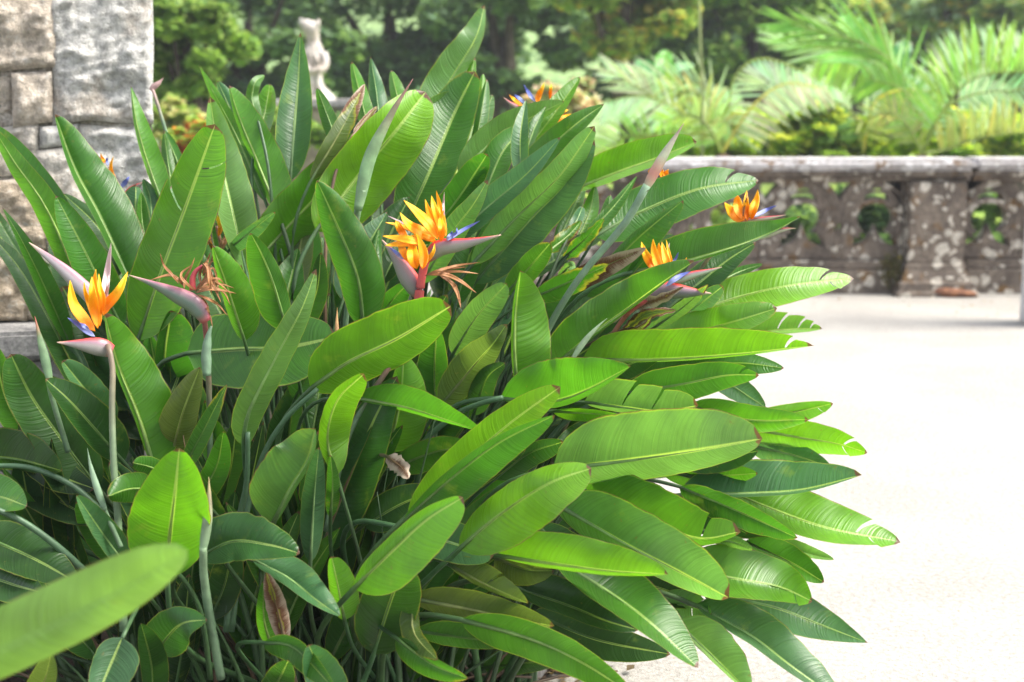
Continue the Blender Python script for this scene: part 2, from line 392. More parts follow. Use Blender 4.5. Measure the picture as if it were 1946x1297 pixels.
mb = MB(); a = AT(-400, 600, PY); b = AT(276, -40, PY); box(mb, (a.x, PY+.022, a.z), (b.x, PY+.62, b.z), (.25, .22, .18)); mo = mb.build('mortar_core', M['mortar'], pil, smooth=False)
bm = bmesh.new(); a = AT(-400, 600, PY); b = AT(300, 600, PY)
for z0, z1, ex in ((a.z-.085, a.z-.004, .10), (-.1, a.z-.088, .06)):
    g = bmesh.ops.create_cube(bm, size=1, matrix=Matrix.Translation(((a.x+b.x+.0)/2, PY+.3-ex/2, (z0+z1)/2)) @ Matrix.Diagonal((b.x-a.x+ex, .75+ex, z1-z0, 1)))
bmesh.ops.bevel(bm, geom=bm.edges[:], offset=.012, segments=2, affect='EDGES')
me = bpy.data.meshes.new('plinth'); bm.to_mesh(me); bm.free(); me.materials.append(M['plinth']); o = bpy.data.objects.new('plinth', me); col.objects.link(o)
o.parent = pil; o.location = -Vector(pil.location)

# ---------------- balustrade ----------------
BY = AT(1650, 560, 10).y and G(1650, 560).y
def bx_(x): return AT(x, 450, BY).x
def bz_(y): return AT(1600, y, BY).z
bal = empty('stone_balustrade', (bx_(1600), BY, 0)); tag(bal, 'low lichen spotted stone balustrade with pierced trefoil panels across the far edge of the path', 'balustrade')
def curve_panel(name, outline, holes, y0, thick, mat, parent, bev=.012):
    cu = bpy.data.curves.new(name, 'CURVE'); cu.dimensions = '2D'; cu.fill_mode = 'BOTH'; cu.extrude = thick/2-bev; cu.bevel_depth = bev; cu.bevel_resolution = 1
    cu.offset = -bev
    for poly, smooth in [(outline, False)] + holes:
        s = cu.splines.new('BEZIER' if smooth else 'POLY')
        if smooth:
            s.bezier_points.add(len(poly)-1)
            for b, (x, z, h) in zip(s.bezier_points, poly): b.co = (x, z, 0); b.handle_left_type = b.handle_right_type = h
        else:
            s.points.add(len(poly)-1)
            for b, (x, z) in zip(s.points, poly): b.co = (x, z, 0, 1)
        s.use_cyclic_u = True
    cu.resolution_u = 5
    tmp = bpy.data.objects.new(name+'_c', cu); col.objects.link(tmp)
    dg = C.evaluated_depsgraph_get(); me = bpy.data.meshes.new_from_object(tmp.evaluated_get(dg)); bpy.data.objects.remove(tmp)
    me.transform(Matrix.Rotation(math.pi/2, 4, 'X')); me.transform(Matrix.Translation((0, y0+thick/2, 0)))
    me.materials.clear(); me.materials.append(mat); me.name = name
    o = bpy.data.objects.new(name, me); col.objects.link(o); o.parent = parent; o.location = -Vector(parent.location); return o
def opening(cx):
    A, V = 'AUTO', 'VECTOR'
    tre = [(0, 430, V), (-8, 450, A), (-22, 468, A), (-50, 480, V), (-44, 458, A), (-24, 447, V), (-36, 434, A), (-41, 413, A), (-30, 392, A), (0, 384, A),
           (30, 392, A), (41, 413, A), (36, 434, A), (24, 447, V), (44, 458, A), (50, 480, V), (22, 468, A), (8, 450, A)]
    moon = [(-30, 377, V), (-22, 358, A), (0, 350, A), (22, 358, A), (30, 377, V), (14, 371, A), (-14, 371, A)]
    return [([(bx_(cx+x*.84), bz_(432+(y-432)*.86), h) for x, y, h in s], True) for s in (tre, moon)]
def between(cx, half=0):
    V, A = 'VECTOR', 'AUTO'
    tri = [(-24, 351, V), (24, 351, V), (10, 366, A), (0, 386, V), (-10, 366, A)] if not half else \
          ([(-26, 349, V), (0, 349, V), (0, 385, V), (-10, 366, A)] if half < 0 else [(0, 349, V), (26, 349, V), (10, 366, A), (0, 385, V)])
    r = [([(bx_(cx+x), bz_(y), h) for x, y, h in tri], True)]
    if not half: r.append(([(bx_(cx+x), bz_(y), h) for x, y, h in [(0, 428, V), (9, 438, A), (0, 450, V), (-9, 438, A)]], True))
    return r
def panel(x0, x1, centers, y0):
    out = [(bx_(x0), bz_(497)), (bx_(x1), bz_(497)), (bx_(x1), bz_(343)), (bx_(x0), bz_(343))]
    hs = []
    for c in centers: hs += opening(c)
    for a, b in zip(centers, centers[1:]): hs += between((a+b)/2)
    if centers[0]-x0 > 50: hs += between(x0+9, 1)
    if x1-centers[-1] > 40: hs += between(x1-9, -1)
    curve_panel('tracery_panel', out, hs, y0, .13, M['balus'], bal)
def mouldings(centers, y0):
    mb = MB()
    for c in centers:
        ring = [(math.cos(a)*50, math.sin(a)*50) for a in [R(-232+i*284/14) for i in range(15)]]
        pts = [Vector((bx_(c+x), y0, bz_(416+y))) for x, y in ring]; tube(mb, pts, [.013]*6, 6, n=28)
        for sg in (-1, 1):
            pts = [Vector((bx_(c+sg*x), y0, bz_(y))) for x, y in [(62, 492), (66, 440), (60, 400), (38, 366), (0, 343)]]; tube(mb, pts, [.012]*6, 6, n=20)
    mb.build('moulding', M['balus'], bal)
mouldings([1104, 1246, 1388, 1530, 1670], BY+.102); mouldings([1890, 2032, 2174], BY+.132)
panel(1030, 1722, [1104, 1246, 1388, 1530, 1670], BY+.10)
panel(1834, 2330, [1890, 2032, 2174], BY+.13)
def bev_boxes(name, boxes, mat, parent, off=.012, seg=2):
    bm = bmesh.new()
    for (x0, y0, z0, x1, y1, z1) in boxes:
        bmesh.ops.create_cube(bm, size=1, matrix=Matrix.Translation(((x0+x1)/2, (y0+y1)/2, (z0+z1)/2)) @ Matrix.Diagonal((x1-x0, y1-y0, z1-z0, 1)))
    bmesh.ops.bevel(bm, geom=bm.edges[:], offset=off, segments=seg, affect='EDGES')
    me = bpy.data.meshes.new(name); bm.to_mesh(me); bm.free(); me.materials.append(mat)
    o = bpy.data.objects.new(name, me); col.objects.link(o)
    if parent: o.parent = parent; o.location = -Vector(parent.location)
    return o
for xa, xb, dy in ((1000, 1843, 0), (1847, 2340, .03)):
    bev_boxes('rail', [(bx_(xa), BY-.06+dy, bz_(325), bx_(xb), BY+.34+dy, bz_(303)+.0)], M['rail'], bal, .028, 3)
    bev_boxes('cornice', [(bx_(xa+2), BY-.005+dy, bz_(336), bx_(xb-2), BY+.30+dy, bz_(325)-.003), (bx_(xa+2), BY+.04+dy, bz_(345), bx_(xb-2), BY+.27+dy, bz_(336)-.003)], M['balus'], bal, .006, 1)
    bev_boxes('base_course', [(bx_(xa), BY+.02+dy, -.3, bx_(xb), BY+.34+dy, bz_(515)), (bx_(xa), BY+.06+dy, bz_(515)+.003, bx_(xb), BY+.30+dy, bz_(497)-.002)], M['balus'], bal, .008, 1)
# pier with a stepped, spreading foot
pier = bev_boxes('pier', [(bx_(1724), BY-.035, bz_(500), bx_(1831), BY+.33, bz_(345)-.004)], M['balus'], bal, .01)
bm = bmesh.new(); prof = [(-.0, 500), (.012, 503), (.016, 513), (.035, 524), (.045, 532), (.075, 536), (.08, 549), (.10, 553), (.10, 575)]
rings = []
for e, y in prof:
    x0, x1, ya, yb, z = bx_(1724)-e*.9, bx_(1831)+e*.9, BY-.035-e, BY+.33, bz_(y)
    rings.append([bm.verts.new(q) for q in ((x0, ya, z), (x1, ya, z), (x1, yb, z), (x0, yb, z))])
for a, b in zip(rings, rings[1:]):
    for i in range(4): bm.faces.new((a[i], b[i], b[(i+1) % 4], a[(i+1) % 4]))
bm.faces.new(rings[0])
me = bpy.data.meshes.new('pier_foot'); bm.to_mesh(me); bm.free(); me.materials.append(M['balus']); o = bpy.data.objects.new('pier_foot', me); col.objects.link(o); o.parent = bal; o.location = -Vector(bal.location)
# moss cushion in the corner beside the pier
mb = MB(); c0 = AT(1700, 520, BY)
for k in range(260):
    x = rnd.gauss(1697, 11); y = rnd.gauss(515, 16)
    if not (1668 < x < 1722): continue
    p = AT(x, y, BY-.005-rnd.random()*.02); s = .012
    a = Vector((rnd.uniform(-1, 1), rnd.uniform(-1, .2), rnd.uniform(-1, 1)))*s*1.6; b = Vector((rnd.uniform(-1, 1), rnd.uniform(-1, .2), rnd.uniform(-1, 1)))*s*1.6
    mb.add([p, p+a, p+a+b, p+b], [(0, 1, 2, 3)])
o = mb.build('moss_patch', M['moss']); tag(o, 'brown green moss cushion in the corner left of the balustrade pier', 'moss', kind='stuff')
# dry sheath lying on the path
mb = MB(); A = G(1690, 553); B = G(1845, 566)
for off_, rr in ((0, .030), (.035, .022), (-.03, .018)):
    pts = [A+Vector((off_, -abs(off_), .02)), A.lerp(B, .3)+Vector((0, -.03+off_, .035)), A.lerp(B, .65)+Vector((0, -.02-off_, .03)), B+Vector((off_, 0, .025))]
    tube(mb, pts, [.008, rr*1.9, rr*2.2, rr*1.5, .016], 8, flat=1.8, n=18)
o = mb.build('dry_sheath', M['dead']); tag(o, 'curled dry brown palm sheath lying at the foot of the balustrade pier', 'dead leaf')
# pale column at the right edge
cx = G(1962, 622); colm = empty('pale_column', (cx.x+.12, cx.y+.12, 0)); tag(colm, 'plain pale stone column cut off by the right edge of the view', 'column')
bev_boxes('shaft', [(cx.x-.002, cx.y-.02, .0, cx.x+.26, cx.y+.24, 3.4)], M['column'], colm, .012)

# ---------------- statue on a far parapet ----------------
SY = 14.0
def sx(x, y=190): return AT(x, y, SY).x
def sz(y): return AT(600, y, SY).z
par = empty('stone_parapet', (sx(600), SY, -.6)); tag(par, 'low warm stone parapet with a pale coping below the statue', 'parapet')
bev_boxes('coping', [(sx(300), SY-.2, sz(204), sx(690), SY+.25, sz(189))], M['rail'], par, .015)
bx_l = [(sx(300), SY-.1, -.6, sx(690), SY+.15, sz(204)-.003)]
bev_boxes('wall', bx_l, M['parapet'], par, .01)
for x in (330, 400, 470, 540, 600, 660):
    bev_boxes('pilaster', [(sx(x-13), SY-.14, -.6, sx(x+13), SY-.103, sz(207))], M['parapet'], par, .006)
# statue: worn standing robed figure, one continuous sculpted surface
prof = [ # y_px, x_left, x_right, depth_factor
 (36, 572, 578, .5), (40, 569, 600, .6), (46, 570, 606, .8), (54, 573, 609, .9), (62, 577, 609, .9), (72, 581, 607, .8), (80, 583, 606, .75), (88, 581, 609, .8), (97, 579, 614, .9), (106, 579, 616, .9),
 (118, 581, 617, .85), (130, 583, 616, .85), (138, 584, 611, .85), (148, 583, 611, .9), (158, 581, 613, .95), (168, 579, 618, .95), (178, 577, 628, 1.0), (186, 575, 636, 1.0), (190, 573, 638, 1.0)]
bm = bmesh.new(); rings = []; SG = 22
for k, (y, xl, xr, df) in enumerate(prof):
    z = sz(y); a, b = sx(xl, y), sx(xr, y); cx_, rx = (a+b)/2, (b-a)/2*1.06; ring = []
    for g in range(SG):
        an = 2*math.pi*g/SG; q = Vector((cx_+math.cos(an)*rx, SY+.02+math.sin(an)*max(rx*df, .05), z))
        nn = Vector((math.cos(an), math.sin(an), 0)); am = .3*rx
        q += nn*(noise.noise(q*9)*am*.7 + noise.noise(q*24)*am*.75 + noise.noise(q*50)*am*.4); ring.append(bm.verts.new(q))
    rings.append(ring)
for a, b in zip(rings, rings[1:]):
    for g in range(SG): bm.faces.new((b[g], b[(g+1) % SG], a[(g+1) % SG], a[g]))
bm.faces.new(rings[0][::-1]); bm.faces.new(rings[-1])
# forearm folded over the chest and a drapery ridge
me = bpy.data.meshes.new('body'); bm.to_mesh(me); bm.free(); me.materials.append(M['white_stone']); me.polygons.foreach_set('use_smooth', [True]*len(me.polygons))
st = empty('statue', (sx(600), SY+.02, sz(189.2))); tag(st, 'worn pale stone statue of a standing robed figure on the far parapet', 'statue')
o = bpy.data.objects.new('body', me); col.objects.link(o); o.parent = st; o.location = -Vector(st.location)
sm = o.modifiers.new('s', 'SUBSURF'); sm.levels = 1; sm.render_levels = 1
mb = MB(); tube(mb, [AT(614, 102, SY-.06), AT(618, 122, SY-.09), AT(610, 134, SY-.15), AT(596, 130, SY-.17)], [.045, .042, .034, .026], 10, n=14); tube(mb, [AT(586, 100, SY-.04), AT(581, 120, SY-.10), AT(588, 136, SY-.17), AT(600, 134, SY-.19)], [.045, .042, .034, .026], 10, n=14)
mb.build('arm', M['white_stone'], st)
mb = MB(); tube(mb, [AT(581, 52, SY), AT(575, 44, SY-.02), AT(570, 35, SY-.02)], [.034, .026, .012], 8, n=10); tube(mb, [AT(598, 54, SY), AT(603, 46, SY-.02), AT(606, 38, SY)], [.042, .03, .012], 8, n=10); mb.build('headdress', M['white_stone'], st)
mb = MB(); tube(mb, [AT(592, 88, SY-.10), AT(604, 120, SY-.15), AT(602, 150, SY-.12), AT(612, 184, SY-.10)], [.012, .024, .026, .03], 8, n=14); tube(mb, [AT(586, 92, SY-.10), AT(592, 130, SY-.14), AT(590, 165, SY-.14), AT(588, 186, SY-.12)], [.012, .02, .026, .03], 8, n=14)
mb.build('drapery', M['white_stone'], st)
# thin cane
mb = MB(); tube(mb, [AT(1337, 210, 12.0)+Vector((0, 0, -1.6)), AT(1335, 210, 12.0), AT(1331, 100, 12.0), AT(1327, -60, 12.0)], [.016, .015, .013, .012], 7, n=16)
o = mb.build('bamboo_cane', M['cane']); tag(o, 'tall thin upright green cane rising among the palms', 'cane')
# stones in the bed by the path
sl = ['rounded grey edging stone on the soil nearest the hanging leaves', 'flat grey edging stone in the middle of the soil strip', 'small grey edging stone nearest the path']
for i, (x, y, s) in enumerate([(1003, 1252, .055), (1000, 1285, .06), (1060, 1270, .045), (960, 1240, .03)]):
    bm = bmesh.new(); bmesh.ops.create_icosphere(bm, subdivisions=3, radius=1)
    for v in bm.verts:
        q = v.co.copy(); q = Vector([math.copysign(abs(a)**.7, a) for a in q]); q *= 1+.18*noise.noise(v.co*1.7+Vector((i*5, 0, 0)))
        v.co = Vector((q.x*s*1.2, q.y*s*.8, q.z*s*.55))
    me = bpy.data.meshes.new('edging_stone'); bm.to_mesh(me); bm.free(); me.materials.append(M['pebble']); me.polygons.foreach_set('use_smooth', [True]*len(me.polygons))
    o = bpy.data.objects.new('edging_stone', me); col.objects.link(o); p = G(x, y); o.location = (p.x, p.y, .02); o.rotation_euler = (0, 0, i*1.3)
    tag(o, (sl+['smallest grey edging stone left behind the others under the leaves'])[i], 'stone', 'edging stones in the bed')

# ---------------- trees and shrubs ----------------
def quadleaf(mb, p, s, c, dirv=None, flat=.5):
    d = dirv or Vector((rnd.gauss(0, 1), rnd.gauss(0, 1), rnd.gauss(0, .35))); d.normalize()
    n = Vector((rnd.gauss(0, .5), rnd.gauss(0, .5), 1)); q = d.cross(n)
    if q.length < .05: q = Vector((1, 0, 0))
    q.normalize(); q *= s*flat; d = d*s
    mb.add([p, p+d*.5+q, p+d, p+d*.5-q], [(0, 1, 2, 3)], c=c)
def tree(name, base, crown_c, rad, n0, ls0, cols, label, group=None, cat='tree', trunk_r=.18, clumps=26, limbs=True, flat=.5):
    n, ls = (int(n0*1.4), ls0*.78) if limbs else (n0, ls0)
    t = empty(name, base); tag(t, label, cat, group)
    mb = MB(); top = Vector(crown_c); b = Vector(base)
    if limbs:
        tube(mb, [b, b.lerp(top, .5)+Vector((rnd.uniform(-.3, .3), 0, 0)), top], [trunk_r, trunk_r*.75, trunk_r*.3], 8, n=10)
    cl = []
    for k in range(clumps):
        while True:
            q = Vector((rnd.uniform(-1, 1), rnd.uniform(-1, 1), rnd.uniform(-1, 1)))
            if .35 < q.length < 1: break
        c = top+Vector((q.x*rad[0], q.y*rad[1], q.z*rad[2])); cl.append((c, rnd.uniform(.16, .34)))
        if limbs and k < 9: tube(mb, [b.lerp(top, .55), b.lerp(top, .7).lerp(c, .5), c], [trunk_r*.4, trunk_r*.25, .02], 6, n=8)
    if limbs: mb.build('trunk', M['bark'], t)
    mb = MB(); mr = sum(rad)/3
    for k in range(n):
        c, r = rnd.choice(cl); v = Vector((rnd.gauss(0, 1), rnd.gauss(0, 1), rnd.gauss(0, .7))); v.normalize(); v *= mr*r*rnd.uniform(.5, 1.15); v.z *= .7
        p = c+v
        ci = cols[int(len(cols)*min(.999, max(0, .5+.45*noise.noise(c*1.3)+rnd.gauss(0, .22))))]
        quadleaf(mb, p, ls*rnd.uniform(.6, 1.3), ci, flat=flat)
    mb.build('crown', M['foliage'], t, smooth=False)
    return t
dk = [(.045, .10, .045), (.065, .14, .06), (.11, .20, .08)]
md = [(.09, .17, .05), (.15, .26, .06), (.26, .36, .08)]
lt = [(.10, .20, .03), (.18, .30, .04), (.28, .38, .06)]
yl = [(.24, .36, .03), (.36, .48, .04), (.50, .52, .06)]
au = [(.14, .24, .05), (.30, .36, .07), (.50, .38, .08), (.18, .30, .05)]
hz = [(.26, .38, .22), (.36, .48, .28), (.44, .56, .32)]  # distance haze painted into the leaf colours
def T(x, y, Y, **kw):
    p = AT(x, y, Y); return p
gt = 'trees behind the garden'
def mk(x, y, Y, rx, rz, n, ls, cols, label, **kw):
    c = AT(x, y, Y); s = Y/FPX; tree(kw.pop('name', 'broadleaf_tree'), (c.x, Y, -.6), c, (rx*s, rx*s*.7, rz*s), n, ls, cols, label, kw.pop('group', gt), **kw)
mk(120, 20, 17, 330, 200, 15000, .16, dk+md[:1], 'dark tree behind the stone pillar with branches reaching right', trunk_r=.25, clumps=40)
mk(350, 90, 13.5, 120, 110, 9000, .12, md+lt[:2], 'tree with sunlit yellow green boughs just right of the stone pillar', clumps=26, trunk_r=.12)
mk(470, 40, 20, 190, 190, 14000, .17, dk+md[:2], 'dark leafy tree left of and behind the statue', clumps=40)
mk(740, 30, 23, 270, 210, 22000, .18, dk+dk+md[:1], 'broad very dark tree behind the tallest leaves of the big plant', trunk_r=.3, clumps=60)
mk(960, 70, 21, 130, 170, 10000, .17, dk+md[:1], 'dark tree with a thick trunk right of the tallest leaf', trunk_r=.35, clumps=30)
mk(1180, -10, 19, 130, 110, 12000, .16, md+au+lt[:1], 'tree with yellowing sunlit leaves above the pale feathery palm', clumps=34)
mk(1250, 100, 24, 200, 110, 12000, .18, dk+md, 'low dark green tree behind the left palm fronds', clumps=40)
mk(1430, 40, 22, 150, 130, 13000, .17, md+lt[:1]+dk[1:], 'rounded mid green tree behind the thin cane', clumps=36)
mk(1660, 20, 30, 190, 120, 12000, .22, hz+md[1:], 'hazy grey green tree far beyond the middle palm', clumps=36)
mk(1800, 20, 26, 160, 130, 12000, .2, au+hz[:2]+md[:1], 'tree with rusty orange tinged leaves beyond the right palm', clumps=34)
mk(1960, 60, 24, 120, 150, 9000, .2, md+au, 'green and rust coloured tree at the right edge behind the column', clumps=26)
gs = 'shrubs beyond the balustrade'
def shrub(x, y, Y, rx, rz, n, ls, cols, label, **kw):
    mk(x, y, Y, rx, rz, n, ls, cols, label, group=kw.pop('group', gs), name='shrub', cat='shrub', limbs=False, clumps=kw.pop('clumps', 20), flat=kw.pop('flat', .4))
shrub(1420, 275, 12.8, 110, 60, 6000, .10, yl, 'bright lime green shrub behind the rail left of the middle')
shrub(1560, 270, 12.6, 90, 60, 5000, .10, yl+lt, 'bright yellow green shrub above the rail between two palm trunks')
shrub(1690, 275, 12.9, 80, 55, 4500, .10, yl, 'lime green shrub behind the rail left of the pier')
shrub(1860, 270, 13.0, 110, 60, 5000, .10, yl+lt, 'yellow green shrub above the rail at the right')
shrub(1530, 430, 11.9, 130, 70, 9000, .09, md[:2]+dk, 'green shrub showing through the left pierced panels')
shrub(1700, 440, 12.0, 100, 80, 8000, .09, md[:2]+dk[1:], 'green shrub showing through the panel beside the pier')
shrub(1900, 430, 12.0, 100, 80, 8000, .09, md, 'brighter green shrub showing through the right hand panel')
shrub(1300, 380, 12.0, 130, 110, 6000, .10, md, 'green shrub behind the balustrade hidden by the big leaves')
shrub(1240, 250, 13.5, 100, 60, 4500, .10, md+lt[:1], 'mid green shrub below the white feathery frond')
org = [(.46, .36, .16), (.46, .44, .16), (.30, .40, .10), (.48, .30, .14)]
shrub(325, 225, 11.0, 50, 36, 2600, .07, org[:3]+lt, 'orange and yellow leaved shrub beside the stone pillar', group='flowering shrubs', clumps=14)
shrub(1070, 190, 13, 75, 40, 3000, .08, [(.55, .48, .34), (.42, .44, .20), (.56, .34, .24), (.3, .40, .14), (.60, .56, .44), (.36, .44, .22)], 'coral and peach coloured shrub behind the top right flower', group='flowering shrubs', clumps=16)
shrub(560, 240, 12.6, 80, 40, 3500, .08, lt+md, 'leafy green border shrub in front of the far parapet', clumps=14)
shrub(370, 265, 9.5, 60, 28, 2500, .07, lt+[(.6, .10, .03)], 'low green border plant with red blossoms right of the pillar', clumps=12)
shrub(760, 240, 13.5, 120, 60, 5000, .10, dk+md[:1], 'dark low shrub behind the middle of the big plant', clumps=16)

# ---------------- palms ----------------
def frond(parent, pts, Ys, L, c, wdt=.012, n=40, droop=.25, mode='b', rc=(.25, .30, .08), fwd=.45):
    "one arching leaf: mode b = leaflets on both sides, d = hanging, u = raised"
    P3 = [AT(x, y, Y) for (x, y), Y in zip(pts, Ys)]; sL = arc_spline(P3, 30); mb = MB()
    tube(mb, P3, [.014, .010, .004], 6, n=20, c=rc)
    n = int(n*.62); wdt *= 1.05
    for i in range(n*2):
        sg = 1 if i % 2 else -1; t = .16+.84*(i//2)/(n-1); p = sample(sL, t); tg = (sample(sL, min(1, t+.03))-sample(sL, t-.03)).normalized()
        if rnd.random() < .10: continue
        sd_ = tg.cross(Vector((0, -1, 0))).normalized()
        up_ = sd_ if sd_.z > 0 else -sd_
        if mode == 'b': d0 = sd_*sg + Vector((0, .25, 0))
        elif mode == 'd': d0 = -up_*.8 + Vector((0, .42*sg, -.35))
        else: d0 = up_*.9 + Vector((0, .38*sg, .25))
        ln = L*(math.sin(math.pi*min(1, .14+t*.74))**.6)*rnd.uniform(.86, 1.08)
        d = (d0*(1-fwd*(.5+.5*t)) + tg*fwd*(.6+.6*t) + Vector((rnd.gauss(0, .07), rnd.gauss(0, .08), rnd.gauss(0, .07)))).normalized()
        wv = d.cross(Vector((rnd.gauss(0, .25), 1, rnd.gauss(0, .3)))).normalized()*wdt*rnd.uniform(.85, 1.15); cc = tuple(k*rnd.uniform(.85, 1.15) for k in c)
        vs_ = []; q = p.copy(); m = 6
        for k in range(m+1):
            u = k/m; wk = wv*(max(.04, math.sin(math.pi*(.15+.85*u))**.7))
            vs_ += [q-wk, q+Vector((0, wk.length*.5, 0)), q+wk]
            dd = (d+Vector((0, 0, -droop*u*u*1.3))).normalized(); q = q+dd*(ln/m)
        mb.add(vs_, [f for k in range(m) for f in ((k*3, k*3+1, k*3+4, k*3+3), (k*3+1, k*3+2, k*3+5, k*3+4))], c=cc)
    return mb.build('frond', M['palm'], parent)
g1, g2, g3, g4, ye = (.12, .25, .07), (.17, .34, .06), (.25, .44, .08), (.50, .62, .44), (.40, .42, .12)  # g4 is near white: sky gloss on the leaflets painted into their colour
def palm(x, y, Y, label, trunk=.07):
    b = AT(x, y, Y); t = empty('palm', (b.x, b.y, -.6)); tag(t, label, 'palm', 'palms beyond the balustrade')
    mb = MB(); tube(mb, [Vector((b.x, b.y, -.6)), Vector((b.x+.02, b.y, (b.z-.6)/2)), b], [trunk*1.2, trunk, trunk*.75], 10, n=14); mb.build('trunk', M['palm_bark'], t); return t
def FR(p, pts, Y, L, c, **k): frond(p, pts, [Y+.25*i/len(pts) for i in range(len(pts))], L, c, **k)
p = palm(1290, 300, 12.3, 'left palm with pale hanging feathery leaflets above the balustrade')
FR(p, [(1290,300),(1300,235),(1265,196),(1210,182),(1145,196)], 12.1, .34, g4, mode='d', n=34, droop=.1, wdt=.014)
FR(p, [(1290,300),(1300,240),(1240,185),(1160,136)], 12.3, .36, (.50,.58,.36), mode='b', n=36, fwd=.75, wdt=.010)
FR(p, [(1290,300),(1360,215),(1330,162),(1180,140)], 12.6, .36, (.40,.55,.32), mode='b', n=40, fwd=.7, wdt=.010)
FR(p, [(1290,300),(1250,262),(1190,262),(1130,295)], 11.9, .26, g3, mode='b', n=26)
FR(p, [(1290,300),(1320,250),(1370,228),(1420,250)], 12.0, .28, (.34,.52,.2), mode='b', n=28)
p = palm(1372, 294, 12.0, 'second palm from the left with a yellow stem bending right')
FR(p, [(1372,292),(1425,208),(1490,160),(1565,168)], 11.8, .36, (.50,.52,.34), mode='d', n=40, rc=(.46,.42,.10), wdt=.011)
FR(p, [(1372,292),(1385,200),(1400,140),(1460,112),(1590,168)], 12.4, .32, g4, mode='d', n=44, droop=.1, wdt=.012)
FR(p, [(1372,292),(1360,220),(1330,180),(1260,170)], 12.3, .26, ye, mode='b', n=26)
FR(p, [(1372,292),(1345,240),(1310,220),(1255,235)], 11.9, .22, (.36,.46,.10), mode='b', n=26)
p = palm(1640, 294, 12.8, 'middle palm with a broad bright fan of fronds over the balustrade', .08)
FR(p, [(1640,292),(1722,175),(1660,92),(1500,46)], 12.7, .58, g2, mode='b', n=50, fwd=.8, droop=.15, wdt=.013)
FR(p, [(1640,292),(1700,190),(1650,115),(1490,78)], 12.9, .50, (.42,.60,.30), mode='b', n=46, fwd=.85, droop=.1, wdt=.012)
FR(p, [(1640,292),(1705,170),(1665,118),(1560,112)], 13.0, .48, g3, mode='d', n=44, droop=.1, wdt=.016, fwd=.3)
FR(p, [(1640,292),(1620,215),(1570,190),(1510,215)], 12.4, .28, g1, mode='d', n=28)
FR(p, [(1640,292),(1660,200),(1710,172),(1790,176)], 12.4, .26, ye, mode='d', n=32, rc=(.55,.48,.08), fwd=.3)
p = palm(1752, 294, 12.2, 'right palm with a brown fibrous trunk left of the column', .06)
FR(p, [(1752,292),(1800,200),(1860,146),(1980,134)], 11.9, .52, g3, mode='u', n=44, droop=.0, wdt=.012, fwd=.15)
FR(p, [(1752,292),(1790,190),(1830,140),(1960,100)], 12.6, .42, g4, mode='u', n=40, droop=.0, wdt=.015, fwd=-.1)
FR(p, [(1752,292),(1790,215),(1850,180),(1960,170)], 12.0, .30, (.30,.46,.26), mode='b', n=34, fwd=.5)
FR(p, [(1752,292),(1800,285),(1860,264),(1980,248)], 11.8, .34, ye, mode='u', n=40, droop=.0, wdt=.011, fwd=.1)
FR(p, [(1752,292),(1745,215),(1715,170),(1650,150)], 12.4, .32, g2, mode='b', n=34)
FR(p, [(1752,292),(1725,240),(1690,215),(1640,230)], 11.9, .24, (.30,.34,.12), mode='b', n=28)
